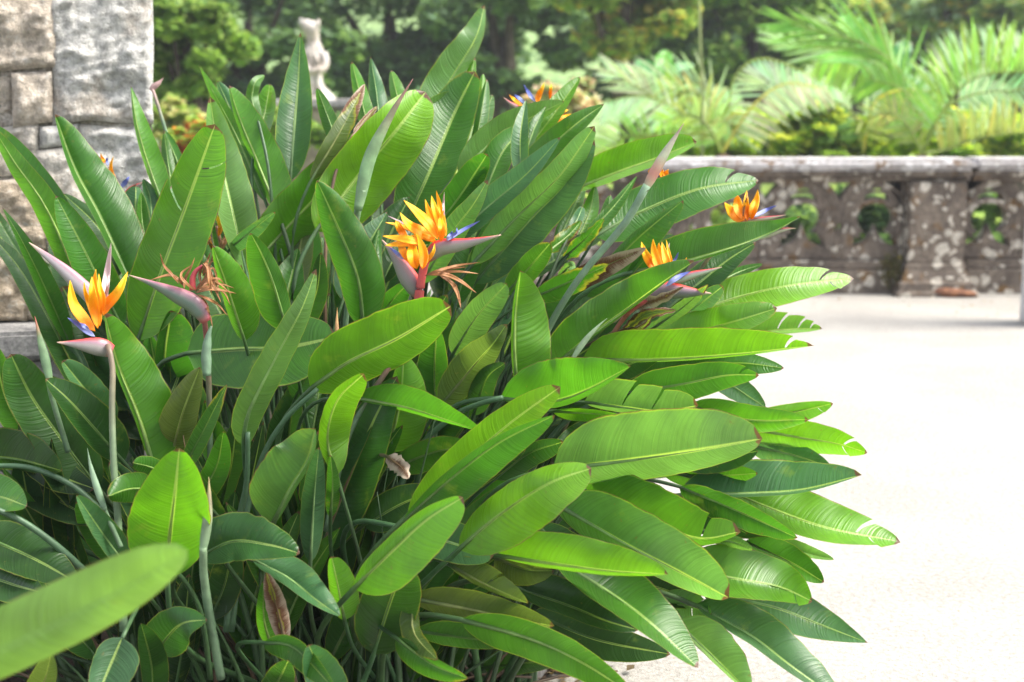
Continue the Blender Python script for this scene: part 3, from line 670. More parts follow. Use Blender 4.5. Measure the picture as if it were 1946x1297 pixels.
# ---------------- strelitzia leaf builder ----------------
TONE = dict(g=(.036, .122, .012), y=(.062, .182, .012), b=(.044, .120, .046), d=(.024, .078, .014), p=(.082, .185, .048), u=(.070, .110, .028), Y=(.092, .235, .010), k=(.017, .050, .014), n=(.17, .09, .05))  # y and Y hold backlit glow; d and k are greens deepened with shade
STK = (.045, .095, .035)
def width_prof(t, shape, bt):
    k = .38
    a = (1-(1-min(t/k, 1))**bt)**.72 if t < k else 1.0
    if t > k:
        u = (t-k)/(1-k); n_, m = {'r': (2.8, .52), 'n': (2.1, .68), 'a': (1.75, .95), 'h': (2.2, .85)}[shape]
        a = max(0.0, 1-u**n_)**m
    return a
def blade(mb, pts, depth, wl, wr, face=1, tone='g', shape='n', dry=0.0, dryall=0.0, cr=.042, tears=(), bt=2.5, N_=30, NC=6, rn=None, dt=None, col3=None, curl=0.0):
    """a leaf blade whose midrib follows pts; wl and wr are its half widths left and right of the midrib,
    face=+1 shows the upper side (trough towards the viewer), -1 the underside"""
    r_ = rnd.random() if rn is None else rn
    db, de = depth if isinstance(depth, tuple) else (depth+(.07 if depth < 3.4 else -.02), depth-(.07 if depth < 3.4 else -.05))
    L2 = [0]
    for a, b in zip(pts, pts[1:]): L2.append(L2[-1]+math.hypot(b[0]-a[0], b[1]-a[1]))
    P3 = [P(x, y, db+(de-db)*l/L2[-1]) for (x, y), l in zip(pts, L2)]
    if len(P3) > 2:
        for q_ in range(1, len(P3)-1): P3[q_] = P3[q_] + (P3[q_]-CAM).normalized()*rnd.uniform(-.03, .03)
    sL = arc_spline(P3, 50); Ln = sL[1][-1]
    c = col3 or TONE[tone]; jit = rnd.uniform(.90, 1.12); c = (c[0]*jit*rnd.uniform(.92, 1.12), c[1]*jit, c[2]*jit)
    ts = [i/N_ for i in range(N_+1)]; gaps = {}
    for q in tears:
        side = 1 if q > 0 else -1; q = abs(q)
        ts = [x for x in ts if abs(x-q) > .012] + [q-.004, q+.004]; ts.sort(); gaps[(ts.index(q-.004))] = side
    WF = 1.26; Wm = WF*max(abs(wl), abs(wr)); SKW = .13 if tears else .075
    vsn = [-1, -.90, -.72, -.5, -.28, -.10, 0, .10, .28, .5, .72, .90, 1]
    ph = rnd.uniform(0, 50); blg = rnd.uniform(-.16, .10); V_, lf, lg = [], [], []
    for i, t0 in enumerate(ts):
        for v in vsn:
            av = abs(v); t = min(1, t0 + (SKW*av**1.4)*math.sin(math.pi*min(1, t0))**1.0)
            p = sample(sL, t); T_ = (sample(sL, min(1, t+.03))-sample(sL, max(0, t-.03))).normalized(); Vw = (p-CAM); dist = Vw.length; Vw.normalize()
            Lv = T_.cross(Vw)
            if Lv.length < 1e-4: Lv = Vector((1, 0, 0))
            Lv.normalize(); rightness = T_.dot(RT)
            pr = width_prof(t, shape, bt)*1.07*(1+cr*1.0*noise.noise(Vector((t*13, ph, v*2))))
            if v < 0: wpx, sg = wl, 1
            else: wpx, sg = wr, -1
            mpp = (p-CAM).dot(FW)/FPX
            s_ = face*rightness*sg - .32*face
            hid = max(0, 1-(abs(wpx)/(Wm/WF)) )
            mag = math.sqrt(max(0, Wm*Wm-wpx*wpx)); off = max(-1, min(1, s_*2.2))*min(mag, .8*Wm)
            x = av*wpx*pr; z = off*pr*(av**(1.25))
            z += blg*Wm*pr*math.sin(math.pi*av)
            z += -face*Wm*.10*pr*av**2*(1 if hid < .5 else 0)
            rp = cr*Wm*1.3*av*av*math.sin(t*Ln*70+ph+v)*pr + cr*Wm*.9*av*av*noise.noise(Vector((t*Ln*28, ph, 3+sg)))
            tw = noise.noise(Vector((t*2.2, ph, 9)))*.16*Wm*av*pr
            q = p + Lv*(sg*x*mpp) + Vw*((z+rp+tw)*mpp)
            if curl: q += Vw*(-face*curl*Wm*mpp*av*av*t*t) 
            V_.append(q); lf.append((t, v, t*Ln))
            dd = max(dryall, (dry*1.05 - (1-t)*1.0) if dry else 0)
            lg.append((max(0, dd), r_, Wm*mpp*pr))
    for i, side in gaps.items():      # the lobe beyond a tear sags a little
        for j in range(i+1, len(ts)):
            fade = math.exp(-(ts[j]-ts[i])*9)
            for k, v in enumerate(vsn):
                if v*side > .2:
                    m_ = V_[j*13+6]; a = V_[j*13+k]; V_[j*13+k] = a + (m_-a)*(.05*fade*(abs(v)-.1)) + Vector((0, 0, -1))*(Wm*mpp*.08*fade*abs(v))
    for i, side in gaps.items():      # open each tear towards the margin
        t = ts[i]
        for k, v in enumerate(vsn):
            if v*side >= .09:
                a, b = i*13+k, (i+1)*13+k; g = (abs(v)-.09)*.007*Ln; T_ = (sample(sL, min(1, t+.05))-sample(sL, t)).normalized()
                V_[a] = V_[a]-T_*g; V_[b] = V_[b]+T_*g
    fs = []
    for i in range(len(ts)-1):
        for k in range(12):
            if i in gaps and ((vsn[k]+vsn[k+1])/2)*gaps[i] > .12: continue
            f = (i*13+k, i*13+k+1, (i+1)*13+k+1, (i+1)*13+k); fs.append(f if face > 0 else f[::-1])
    mb.add(V_, fs, lf, lg, c)
    return sL, Ln, r_
def root_of(sL):
    p = sL[0][0]; xw = p.x*.55+(-.42)*.45; xw = min(xw, -.02+.10*noise.noise(p*3)); yw = max(2.9, min(4.0, p.y*.45+3.35*.55))+rnd.uniform(-.10, .10)
    return Vector((xw+rnd.uniform(-.09, .09), yw, -.01))
def stalk(mb, sL, face, rib=True, c=None, base=None, r0=.0045, ribc=None):
    c = c or STK; p0 = sL[0][0]; T0 = (sample(sL, .06)-p0).normalized()
    rt = base or root_of(sL); D = (rt-p0).length
    b1 = p0 - T0*min(.35*D, .28); b2 = rt + Vector((0, 0, .45*max(.05, p0.z)))
    pts = []
    for i in range(9):
        u = i/8; pts.append(p0*((1-u)**3)+b1*(3*u*(1-u)**2)+b2*(3*u*u*(1-u))+rt*(u**3))
    pts = pts[::-1]; cs = tuple(k*rnd.uniform(.85, 1.1) for k in c); rc = ribc or (.26, .36, .11); m = 9
    radii = [r0*2.3, r0*1.6, r0*1.35, r0*1.2, r0*1.1, r0*1.0, r0*.95, r0*.9, r0*.85]; cols = [cs]*m; pts = pts[:9]
    if rib:
        for i in range(1, 9):
            t = i/8*.9; q = sample(sL, t); pts.append(q + (q-CAM).normalized()*(face*(.0026 if face > 0 else .0018)*(1-t)))
            radii.append(max(.0004, r0*.85*(1-i/8)**1.2)); k_ = min(1, i/3); cols.append(tuple(cs[j]*(1-k_)+rc[j]*k_ for j in range(3)))
    D_ = [0]
    for a_, b_ in zip(pts, pts[1:]): D_.append(D_[-1]+(b_-a_).length)
    R2, C2, j = [], [], 0
    for i in range(41):      # radii and colours respaced evenly along the length
        x = D_[-1]*i/40
        while j < len(D_)-2 and D_[j+1] < x: j += 1
        f_ = min(1, (x-D_[j])/max(1e-6, D_[j+1]-D_[j])); R2.append(radii[j]+(radii[j+1]-radii[j])*f_); C2.append(tuple(cols[j][q]*(1-f_)+cols[j+1][q]*f_ for q in range(3)))
    tube(mb, pts, R2, 7, n=40, cols=C2)

RIBC = dict(g=(.17, .28, .07), y=(.22, .33, .08), b=(.20, .32, .12), d=(.10, .19, .045), p=(.18, .30, .09), u=(.20, .22, .07), Y=(.25, .38, .07), k=(.06, .12, .035), n=(.14, .08, .04))
LEAVES = []
def Lf(pts, d, wl, wr, f='u', tone='g', shape='n', **k):
    if 'dry' not in k and 'dryall' not in k and rnd.random() < .45: k['dry'] = rnd.uniform(.22, .36)
    mx, my = pts[len(pts)//2]
    if mx < 780 and my > 640: wl *= 1.14; wr *= 1.14
    LEAVES.append((pts, d, wl, wr, 1 if f == 'u' else -1, tone, shape, k))
# tall leaves along the top
Lf([(785,300),(850,165),(903,75),(921,10)],3.80,42,18,'d','p','n')
Lf([(850,260),(885,180),(903,110)],3.84,15,13,'d','y')
Lf([(765,440),(815,330),(864,215),(903,136)],3.70,50,42,'u','g','r')
Lf([(890,345),(910,240),(925,150)],3.78,10,16,'d','g')
Lf([(905,270),(922,220),(936,180)],3.82,14,15,'d','g')
Lf([(905,240),(914,190),(918,140)],3.86,8,10,'d','y')
Lf([(735,300),(800,228),(866,177)],3.72,22,20,'d','p','r')
Lf([(600,440),(680,335),(755,245),(809,175)],3.42,52,66,'d','Y','r')
Lf([(470,515),(560,418),(650,325),(745,225)],3.48,50,42,'d','y','n')
Lf([(552,345),(558,260),(567,150),(571,62)],3.62,33,30,'u','b','a')
Lf([(535,425),(492,315),(455,225),(435,163)],3.50,10,46,'d','y','n')
Lf([(468,520),(440,395),(412,270),(399,184)],3.40,24,42,'u','p','n')
Lf([(505,385),(450,260),(408,180),(378,124)],3.55,14,16,'d','y','a')
Lf([(460,270),(436,205),(413,154)],3.62,12,20,'d','b')
Lf([(492,235),(478,190),(484,158),(503,143)],3.55,10,13,'d','p')
Lf([(487,265),(503,215),(513,160)],3.60,20,18,'d','y','r')
Lf([(648,290),(622,220),(602,167)],3.55,15,16,'d','g')
Lf([(590,345),(640,262),(693,160)],3.45,17,18,'d','u','n',dry=.75,cr=.08)
Lf([(712,300),(688,195),(668,117)],3.66,13,17,'d','y')
Lf([(722,270),(717,190),(704,108)],3.70,16,19,'d','b','a')
Lf([(780,260),(757,190),(743,134)],3.72,12,17,'d','y')
Lf([(672,255),(695,228),(717,202)],3.48,7,8,'d','n','n',dryall=.62,cr=.15)
Lf([(640,400),(655,320),(690,250)],3.58,22,22,'d','g')
Lf([(980,310),(1042,232),(1103,146)],3.68,24,14,'u','y','n')
Lf([(870,330),(960,252),(1072,193)],3.60,32,17,'d','p','n')
Lf([(990,345),(989,260),(1000,188)],3.42,17,15,'u','b','a')
Lf([(995,300),(1015,245),(1037,203)],3.58,14,10,'d','g','a')
Lf([(915,380),(955,290),(1002,238)],3.50,30,24,'d','g')
Lf([(950,390),(1040,287),(1095,236),(1148,198)],3.48,27,25,'d','g','h')
Lf([(895,505),(985,410),(1063,335),(1130,240)],3.30,30,27,'d','p','r')
Lf([(900,540),(1000,425),(1072,350),(1130,266)],3.36,20,42,'u','b','n')
Lf([(820,490),(920,400),(1000,332),(1065,261)],3.34,30,20,'u','b','n')
Lf([(800,465),(864,387),(905,326),(926,293)],3.30,30,26,'d','g','r')
Lf([(850,420),(890,360),(931,310)],3.34,10,18,'d','y')
Lf([(800,540),(858,445),(900,388),(927,342)],3.18,24,24,'d','p','n')
Lf([(1070,368),(1188,322),(1256,298),(1324,270)],3.60,42,13,'d','Y','r')
Lf([(1130,450),(1215,404),(1330,359),(1442,343)],3.55,44,44,'u','g','n',tears=(-.80,))
Lf([(1110,565),(1190,474),(1238,430),(1299,381)],3.38,13,38,'u','g','n')
Lf([(1190,520),(1290,500),(1400,468),(1470,440),(1523,411)],3.40,50,5,'d','g','a')
Lf([(1240,610),(1320,545),(1384,494),(1437,461)],3.46,30,28,'u','d','n')
Lf([(1360,540),(1405,517),(1450,502)],3.55,9,9,'d','g')
Lf([(1280,605),(1400,566),(1500,543),(1622,529)],3.48,38,34,'u','Y','n',tears=(-.80,.86),dry=.3)
Lf([(1190,655),(1330,628),(1400,610),(1477,586)],3.28,36,26,'u','y','r')
Lf([(1380,640),(1480,628),(1563,625)],3.62,34,8,'d','Y','n',tears=(-.5,-.72,-.86))
Lf([(1105,684),(1250,684),(1400,674),(1547,657)],3.12,54,4,'d','Y','n',bt=4.5,cr=.06,tears=(-.88,))
Lf([(1030,715),(1110,648),(1200,582),(1260,537),(1320,496)],3.14,52,5,'d','g','n')
Lf([(1285,610),(1330,578),(1374,544)],3.32,18,20,'d','b','r')
Lf([(1240,625),(1300,583),(1346,541)],3.24,12,12,'d','p','n',dry=.55,cr=.1)
Lf([(1130,625),(1190,585),(1250,570),(1300,545)],3.22,12,12,'d','n','n',dryall=.75,cr=.45)
Lf([(1180,640),(1225,600),(1285,590)],3.20,12,10,'u','u','n',dryall=.55,cr=.4)
Lf([(1150,640),(1215,625),(1240,600)],3.21,8,10,'u','u','n',dryall=.6,cr=.4)
Lf([(1000,572),(1100,528),(1170,497),(1228,471)],3.22,18,24,'d','g','n',dry=.92,cr=.08)
Lf([(960,560),(1003,512),(1046,462)],3.28,22,22,'d','g','r',dry=.45,dryall=.1)
Lf([(1040,480),(1080,448),(1105,420)],3.40,14,12,'d','y','n',dryall=.42,cr=.35)
Lf([(1070,492),(1112,455),(1148,415)],3.38,12,14,'d','g','n',dryall=.36,cr=.35)
Lf([(1060,530),(1085,505),(1088,530)],3.3,8,10,'d','p','n',dryall=.3,cr=.3)
Lf([(1100,460),(1160,400),(1212,333)],3.46,10,14,'u','g','a')
Lf([(1085,480),(1118,410),(1131,352)],3.58,16,18,'d','y')
Lf([(1055,470),(1088,400),(1112,340)],3.60,14,16,'d','g')
Lf([(1120,470),(1150,420),(1160,370)],3.62,14,12,'d','g')
Lf([(1082,445),(1098,415),(1107,393)],3.45,10,11,'d','b','r')
Lf([(1000,620),(1040,570),(1090,520)],3.36,26,30,'u','d','n',cr=.07)
Lf([(1290,450),(1240,480),(1150,570)],3.5,20,20,'u','d','n')
# left group against the pillar
Lf([(318,410),(288,330),(262,245),(248,163)],3.62,7,28,'d','y','a')
Lf([(262,650),(305,521),(352,395),(409,236)],3.22,50,58,'u','y','r',tears=(-.60,.80))
Lf([(258,560),(190,413),(142,322),(104,217)],3.40,10,60,'u','g','n',dry=.30)
Lf([(165,570),(90,400),(30,312),(-15,240)],3.30,22,26,'d','y','n')
Lf([(155,460),(75,345),(20,275),(-25,232)],3.40,16,22,'d','g','n')
Lf([(232,625),(165,485),(106,372)],3.26,34,34,'u','g','n')
Lf([(225,490),(180,425),(120,368)],3.50,14,16,'u','d')
Lf([(135,660),(80,535),(40,455),(4,394)],3.36,14,22,'u','g','a',dry=.3)
Lf([(190,800),(105,630),(40,515),(-25,438)],3.42,24,26,'u','d','n')
Lf([(60,520),(10,440),(-20,385)],3.5,12,14,'u','d')
Lf([(250,780),(185,660),(118,545)],3.44,46,46,'u','d','r')
Lf([(296,900),(264,795),(222,690),(198,594)],2.92,7,60,'d','y','n',bt=2.6)
Lf([(335,780),(312,690),(325,590)],3.30,14,50,'u','g','r')
Lf([(188,930),(122,842),(62,757),(20,673)],3.05,40,40,'u','d','r')
Lf([(60,850),(10,755),(-10,655)],3.16,22,24,'u','g','n')
Lf([(235,880),(182,818),(132,762),(86,720)],3.00,22,38,'u','d','n',dry=.28)
Lf([(215,810),(165,745),(118,686)],3.18,12,28,'u','b','r')
Lf([(322,885),(345,792),(380,698)],2.98,32,26,'d','u','n',dry=.30)
Lf([(345,900),(390,812),(431,731)],2.94,14,14,'u','d','n',dry=.5)
Lf([(464,850),(470,792),(520,688),(572,590),(601,511)],2.80,25,24,'d','p','n',bt=3.8,cr=.05)
Lf([(355,672),(450,664),(540,661),(640,641)],3.08,60,60,'u','g','r',bt=3.5)
Lf([(590,740),(660,690),(755,644),(857,582)],2.85,52,42,'d','y','r',bt=2.8)
Lf([(640,905),(622,835),(640,762),(692,710)],2.74,14,36,'d','Y','r',dry=.30)
Lf([(672,757),(760,772),(840,796),(926,824)],2.86,38,7,'d','y','a')
Lf([(735,860),(758,775),(768,673)],2.98,22,48,'d','y','n')
Lf([(828,780),(826,700),(831,610)],3.12,32,24,'u','g','a')
Lf([(835,775),(895,702),(936,655),(963,616)],3.06,36,28,'d','u','n',dry=.33)
Lf([(860,675),(905,603),(963,539)],3.16,26,32,'d','p','r')
Lf([(983,745),(978,665),(980,580),(989,514)],2.94,6,66,'d','y','n')
Lf([(950,757),(1045,764),(1115,742),(1199,696)],2.92,74,12,'d','y','h',bt=2.6,cr=.04)
Lf([(1110,765),(1200,777),(1262,783),(1327,771)],2.96,50,9,'d','p','r',bt=3,tears=(-.35,-.6))
Lf([(1050,782),(1130,787),(1194,794)],2.99,8,15,'d','Y')
Lf([(775,990),(870,892),(965,808),(1065,735)],2.76,36,36,'d','Y','r')
Lf([(765,990),(860,907),(950,840),(1055,789)],2.66,14,48,'d','g','n')
Lf([(940,910),(1005,862),(1070,840)],2.92,16,26,'d','d','r')
Lf([(872,1045),(950,978),(1042,919),(1124,890)],2.60,36,62,'u','Y','r',dry=.22)
Lf([(672,1120),(740,1052),(810,988),(880,945)],2.50,22,60,'u','Y','r',bt=2.6)
Lf([(750,1000),(850,1030),(938,1056)],2.72,40,34,'u','b','r')
Lf([(940,1055),(1060,1073),(1160,1086),(1270,1092)],2.60,56,9,'d','Y','n',dry=.22)
Lf([(1050,1060),(1160,1128),(1238,1186),(1327,1270)],2.66,60,26,'u','g','n')
Lf([(1050,955),(1180,1030),(1280,1082),(1385,1137)],2.72,68,28,'d','p','r',dry=.2)
Lf([(1100,928),(1225,985),(1325,1024),(1408,1011)],2.84,62,14,'d','y','r',cr=.05,tears=(-.78,))
Lf([(1340,1024),(1388,1030),(1431,1045)],2.88,13,9,'d','p')
Lf([(1050,893),(1180,878),(1330,856),(1449,834)],2.74,84,38,'d','p','r',bt=3.2,cr=.05)
Lf([(1290,942),(1430,939),(1530,931),(1638,903)],2.98,62,5,'u','b','n',bt=2.4)
Lf([(1310,905),(1480,973),(1580,1006),(1711,1030)],3.02,58,28,'u','Y','n',tears=(-.80,.86))
Lf([(1290,925),(1410,975),(1516,1023)],2.94,20,30,'d','g','n',cr=.12)
Lf([(1415,1030),(1500,1068),(1566,1107)],3.05,30,24,'d','g','n',dry=.2,cr=.08)
Lf([(1470,1028),(1530,1050),(1585,1064)],3.14,16,9,'d','p')
Lf([(1290,1083),(1400,1101),(1480,1116),(1543,1143)],2.86,58,32,'u','y','n',tears=(.85,))
Lf([(1335,1128),(1465,1153),(1560,1188),(1649,1222)],2.96,46,38,'u','b','a')
Lf([(1320,1150),(1425,1208),(1505,1268),(1600,1335)],2.80,52,13,'u','b','n',cr=.05)
Lf([(1285,1182),(1350,1243),(1425,1318)],2.74,50,8,'d','p','n',dry=.35,cr=.06)
Lf([(1240,1160),(1300,1150),(1352,1168)],2.92,28,30,'d','p','n',tears=(-.7,.6),cr=.1)
Lf([(875,1178),(1000,1212),(1100,1256),(1210,1325)],2.54,30,36,'d','g','n')
Lf([(970,1115),(1080,1152),(1150,1180),(1213,1198)],2.76,46,18,'u','k','r')
Lf([(1010,1165),(1130,1215),(1274,1244)],2.86,34,34,'u','k','n')
Lf([(780,1138),(900,1160),(980,1178),(1053,1190)],2.62,34,20,'d','u','n',dry=.33)
Lf([(790,1200),(900,1215),(988,1223)],2.72,26,18,'d','d','n',dry=.3)
Lf([(850,1072),(930,1115),(1004,1147)],2.64,34,8,'d','u','h',dry=.35,cr=.12,tears=(-.5,))
Lf([(940,1060),(1000,1082),(1053,1085)],2.80,14,34,'d','u','n')
Lf([(710,1245),(737,1158),(768,1070)],2.66,46,46,'u','d','r',bt=3)
Lf([(788,1130),(785,1200),(832,1255)],2.60,14,22,'d','u','n',dryall=.30,dry=.5,cr=.08)
Lf([(752,1212),(820,1262),(890,1290)],2.58,14,26,'d','g','n',dry=.45)
Lf([(480,1065),(545,1097),(600,1140),(647,1172)],2.60,34,12,'u','b','n')
Lf([(375,1062),(440,1030),(510,1036),(570,1052)],2.66,46,30,'u','d','n',dry=.30,cr=.08)
Lf([(518,998),(550,932),(586,872),(599,814)],2.74,60,8,'d','p','r',cr=.05)
Lf([(590,1070),(596,960),(606,850)],2.76,20,18,'d','b','n')
Lf([(628,985),(632,920),(628,865)],2.80,10,12,'d','g')
Lf([(605,1060),(655,930),(710,800),(755,715)],3.00,46,44,'u','d','n',ribc=(.30,.18,.12),bt=2.4)
Lf([(745,890),(830,858),(905,850)],3.00,26,30,'d','g','n')
Lf([(860,930),(930,880),(1000,850)],2.96,22,30,'d','d','n')
Lf([(735,868),(762,888),(777,910)],2.84,12,14,'d','n','n',dryall=.85,cr=.4)
Lf([(655,1180),(641,1110),(630,1058)],2.62,14,30,'d','y','r')
Lf([(318,1100),(322,1030),(333,935),(341,852)],2.60,66,58,'u','Y','n',bt=2.8)
Lf([(320,905),(285,888),(252,880)],2.76,14,16,'d','g','r',dry=.3,curl=.5)
Lf([(290,930),(245,930),(204,944)],2.72,22,26,'d','g','r',dry=.4,curl=.5)
Lf([(250,1090),(196,1016),(145,941)],2.70,14,26,'u','b','n')
Lf([(-110,985),(-20,945),(52,962)],2.80,40,26,'u','g','n')
Lf([(-50,1012),(60,1060),(150,1110)],2.78,40,34,'u','d','n',cr=.08)
Lf([(10,895),(90,940),(190,995)],3.06,34,30,'u','k','n')
Lf([(-70,872),(20,872),(118,895)],3.02,46,18,'d','d','n')
Lf([(40,835),(110,900),(180,930)],3.1,30,30,'u','k','n')
Lf([(295,1240),(342,1188),(394,1178)],2.62,38,34,'u','d','h')
Lf([(290,1345),(287,1262),(268,1185)],2.64,16,26,'u','d','n')
Lf([(60,1350),(85,1292),(97,1243)],2.42,24,18,'d','u','n')
Lf([(-60,1080),(20,1110),(82,1127)],2.74,34,30,'u','d')
Lf([(500,1222),(560,1232),(640,1315)],2.50,14,24,'d','d','n')
Lf([(645,1345),(612,1282),(586,1225)],2.52,28,32,'u','b','n')
Lf([(498,1345),(530,1292),(548,1255)],2.50,22,24,'u','d','n')
Lf([(543,1225),(527,1160),(506,1088)],2.64,16,16,'d','n','n',dryall=.66,cr=.1)
Lf([(518,1235),(502,1180),(500,1105)],2.70,12,22,'d','y')
Lf([(690,625),(681,532),(642,432),(602,343)],3.08,34,46,'d','g','n')
Lf([(545,630),(522,545),(500,488),(476,443)],2.96,40,20,'d','g','n')
Lf([(465,650),(437,562),(404,467)],3.00,14,44,'d','y','n')
Lf([(435,475),(480,437),(523,403)],3.30,10,18,'d','b')
Lf([(548,570),(568,480),(584,398)],3.50,28,26,'d','u','n')
Lf([(718,570),(712,492),(720,434)],3.40,12,14,'d','g')
Lf([(725,540),(752,488),(795,430)],3.50,24,18,'u','d')
Lf([(715,620),(742,575),(778,536)],3.20,18,26,'d','g')
Lf([(1180,750),(1300,730),(1380,714),(1443,713)],3.06,34,32,'d','g','n',tears=(-.86,))
Lf([(1340,700),(1405,742),(1455,775)],3.24,24,22,'u','b')
Lf([(1425,796),(1510,783),(1583,767)],3.26,16,22,'d','y','n',tears=(.8,))
Lf([(1310,772),(1420,798),(1537,798)],3.02,28,24,'d','y','n')
Lf([(1410,812),(1520,832),(1592,844),(1648,861)],3.12,32,26,'d','Y','n',tears=(-.82,.78))
Lf([(1420,845),(1510,866),(1580,889)],3.16,24,24,'d','b')
Lf([(1180,830),(1250,800),(1330,790)],3.05,30,30,'u','g')
Lf([(1290,880),(1370,870),(1440,858)],3.0,26,26,'u','d')
# darker leaves filling between
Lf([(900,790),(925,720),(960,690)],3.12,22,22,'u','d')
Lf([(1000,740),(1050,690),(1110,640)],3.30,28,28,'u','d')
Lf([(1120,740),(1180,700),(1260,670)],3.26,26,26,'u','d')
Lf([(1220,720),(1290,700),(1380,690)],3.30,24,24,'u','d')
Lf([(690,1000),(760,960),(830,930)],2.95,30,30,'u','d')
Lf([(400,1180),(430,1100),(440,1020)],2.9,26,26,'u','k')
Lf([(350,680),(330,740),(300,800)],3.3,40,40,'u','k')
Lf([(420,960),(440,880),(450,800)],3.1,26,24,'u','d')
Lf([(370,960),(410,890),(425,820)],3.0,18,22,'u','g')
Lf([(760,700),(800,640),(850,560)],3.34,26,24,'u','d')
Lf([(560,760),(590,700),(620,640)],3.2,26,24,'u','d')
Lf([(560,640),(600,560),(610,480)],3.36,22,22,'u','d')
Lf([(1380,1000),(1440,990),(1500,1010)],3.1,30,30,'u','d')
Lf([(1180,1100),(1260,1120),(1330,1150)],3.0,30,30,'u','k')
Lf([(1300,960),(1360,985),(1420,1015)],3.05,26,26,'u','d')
Lf([(400,430),(440,360),(470,300)],3.62,20,20,'d','y')
Lf([(330,380),(318,300),(312,250)],3.75,12,12,'d','g')
Lf([(345,330),(330,290),(312,248)],3.8,12,12,'d','g')
Lf([(290,430),(285,375),(272,340)],3.6,14,16,'u','b')
Lf([(280,470),(270,420),(268,365)],3.5,10,14,'u','g',dry=.2)

Lf([(1300,700),(1400,690),(1490,700)],3.2,22,24,'u','g')
Lf([(1260,900),(1350,905),(1440,900)],3.06,24,22,'d','y')
Lf([(1360,960),(1430,985),(1500,1020)],3.1,24,22,'u','b')
Lf([(1330,1060),(1420,1075),(1500,1105)],3.04,26,24,'d','g')
Lf([(1220,1010),(1300,1060),(1370,1110)],2.98,34,30,'d','g')
Lf([(1150,990),(1230,1050),(1290,1090)],2.94,34,30,'u','d')
Lf([(1160,800),(1100,830),(1050,860)],3.0,24,24,'u','d')
Lf([(1020,1000),(1080,1040),(1150,1070)],2.86,28,26,'u','d')
Lf([(1270,1180),(1330,1200),(1400,1230)],2.98,20,22,'u','d')
# ---------------- the big bird of paradise clump ----------------
plant = empty('bird_of_paradise_plant', (-.35, 3.4, 0))
tag(plant, 'huge clump of paddle leaved bird of paradise with orange flowers beside the pale path', 'plant')
def area(l):
    pts = l[0]; L_ = sum(math.hypot(b[0]-a[0], b[1]-a[1]) for a, b in zip(pts, pts[1:])); return L_*(max(0, l[2])+max(0, l[3]))
def build_leaf(l, mbB, mbS):
    pts, d, wl, wr, face, tone, shape, k = l; k = dict(k); ribc = k.pop('ribc', None)
    sL, Ln, r_ = blade(mbB, pts, d, wl, wr, face, tone, shape, **k)
    dryk = k.get('dryall', 0)
    stalk(mbS, sL, face, c=(.14, .10, .06) if dryk > .5 else None, ribc=ribc or RIBC[tone], r0=.0062 if area(l) > 14000 else .0046)
order = sorted(range(len(LEAVES)), key=lambda i: -area(LEAVES[i])); big = set(order[:100])
sb, ss = MB(), MB()
for i, l in enumerate(LEAVES):
    if i in big:
        a, b = MB(), MB(); build_leaf(l, a, b); lo = a.build('leaf', M['leaf'], plant); b.build('stalk', M['stalk'], lo)
        if l[7].get('dry', 0) > .5: lo['label'] = 'leaf with a withered brown tip'
    else: build_leaf(l, sb, ss)
# shaded inner leaves and stalks deep in the clump
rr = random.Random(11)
def fan(x, y): return 90 + (560-x)*(.105 if x > 560 else .075) - (max(0, y-650)*.04 if x > 900 else 0)
def inside(x, y):
    return (60 < x < 1380) and y > 330 + max(0, (250-x))*.9 + max(0, x-1000)*.75 and y < 1290 - max(0, x-900)*.42
k = 0
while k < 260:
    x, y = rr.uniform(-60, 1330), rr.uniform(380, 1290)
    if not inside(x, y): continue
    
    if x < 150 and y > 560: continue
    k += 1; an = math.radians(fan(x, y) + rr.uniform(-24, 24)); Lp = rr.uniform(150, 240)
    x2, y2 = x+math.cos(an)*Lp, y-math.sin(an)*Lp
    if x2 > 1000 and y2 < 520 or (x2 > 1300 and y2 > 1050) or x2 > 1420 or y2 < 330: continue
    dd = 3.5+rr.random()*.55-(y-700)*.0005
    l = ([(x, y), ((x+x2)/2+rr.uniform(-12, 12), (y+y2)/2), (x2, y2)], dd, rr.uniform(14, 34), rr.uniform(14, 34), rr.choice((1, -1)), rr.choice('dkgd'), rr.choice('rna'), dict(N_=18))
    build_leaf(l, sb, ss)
k = 0
while k < 110:      # middle layer between the large leaves
    x, y = rr.uniform(180, 1150), rr.uniform(430, 1150)
    if not inside(x, y): continue
    an = math.radians(fan(x, y) + rr.uniform(-20, 20)); Lp = rr.uniform(170, 260); x2, y2 = x+math.cos(an)*Lp, y-math.sin(an)*Lp
    if y2 < 330 + max(0, x2-900)*.45 + max(0, 300-x2)*.4 or x2 > 1380: continue
    k += 1; w_ = rr.uniform(26, 44)
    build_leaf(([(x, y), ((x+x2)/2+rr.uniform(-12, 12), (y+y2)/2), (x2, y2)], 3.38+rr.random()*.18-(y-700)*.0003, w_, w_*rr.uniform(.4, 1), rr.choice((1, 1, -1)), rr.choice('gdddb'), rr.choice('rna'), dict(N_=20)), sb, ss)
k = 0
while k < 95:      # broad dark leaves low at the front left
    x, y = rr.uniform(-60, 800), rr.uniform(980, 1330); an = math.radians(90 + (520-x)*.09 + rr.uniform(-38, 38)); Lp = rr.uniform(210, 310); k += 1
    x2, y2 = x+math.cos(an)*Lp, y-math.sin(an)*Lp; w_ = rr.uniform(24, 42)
    build_leaf(([(x, y), ((x+x2)/2+rr.uniform(-15, 15), (y+y2)/2), (x2, y2)], 2.98+rr.random()*.30, w_, w_*rr.uniform(.5, 1), rr.choice((1, 1, -1)), rr.choice('dkdg'), rr.choice('nna'), dict(N_=18)), sb, ss)
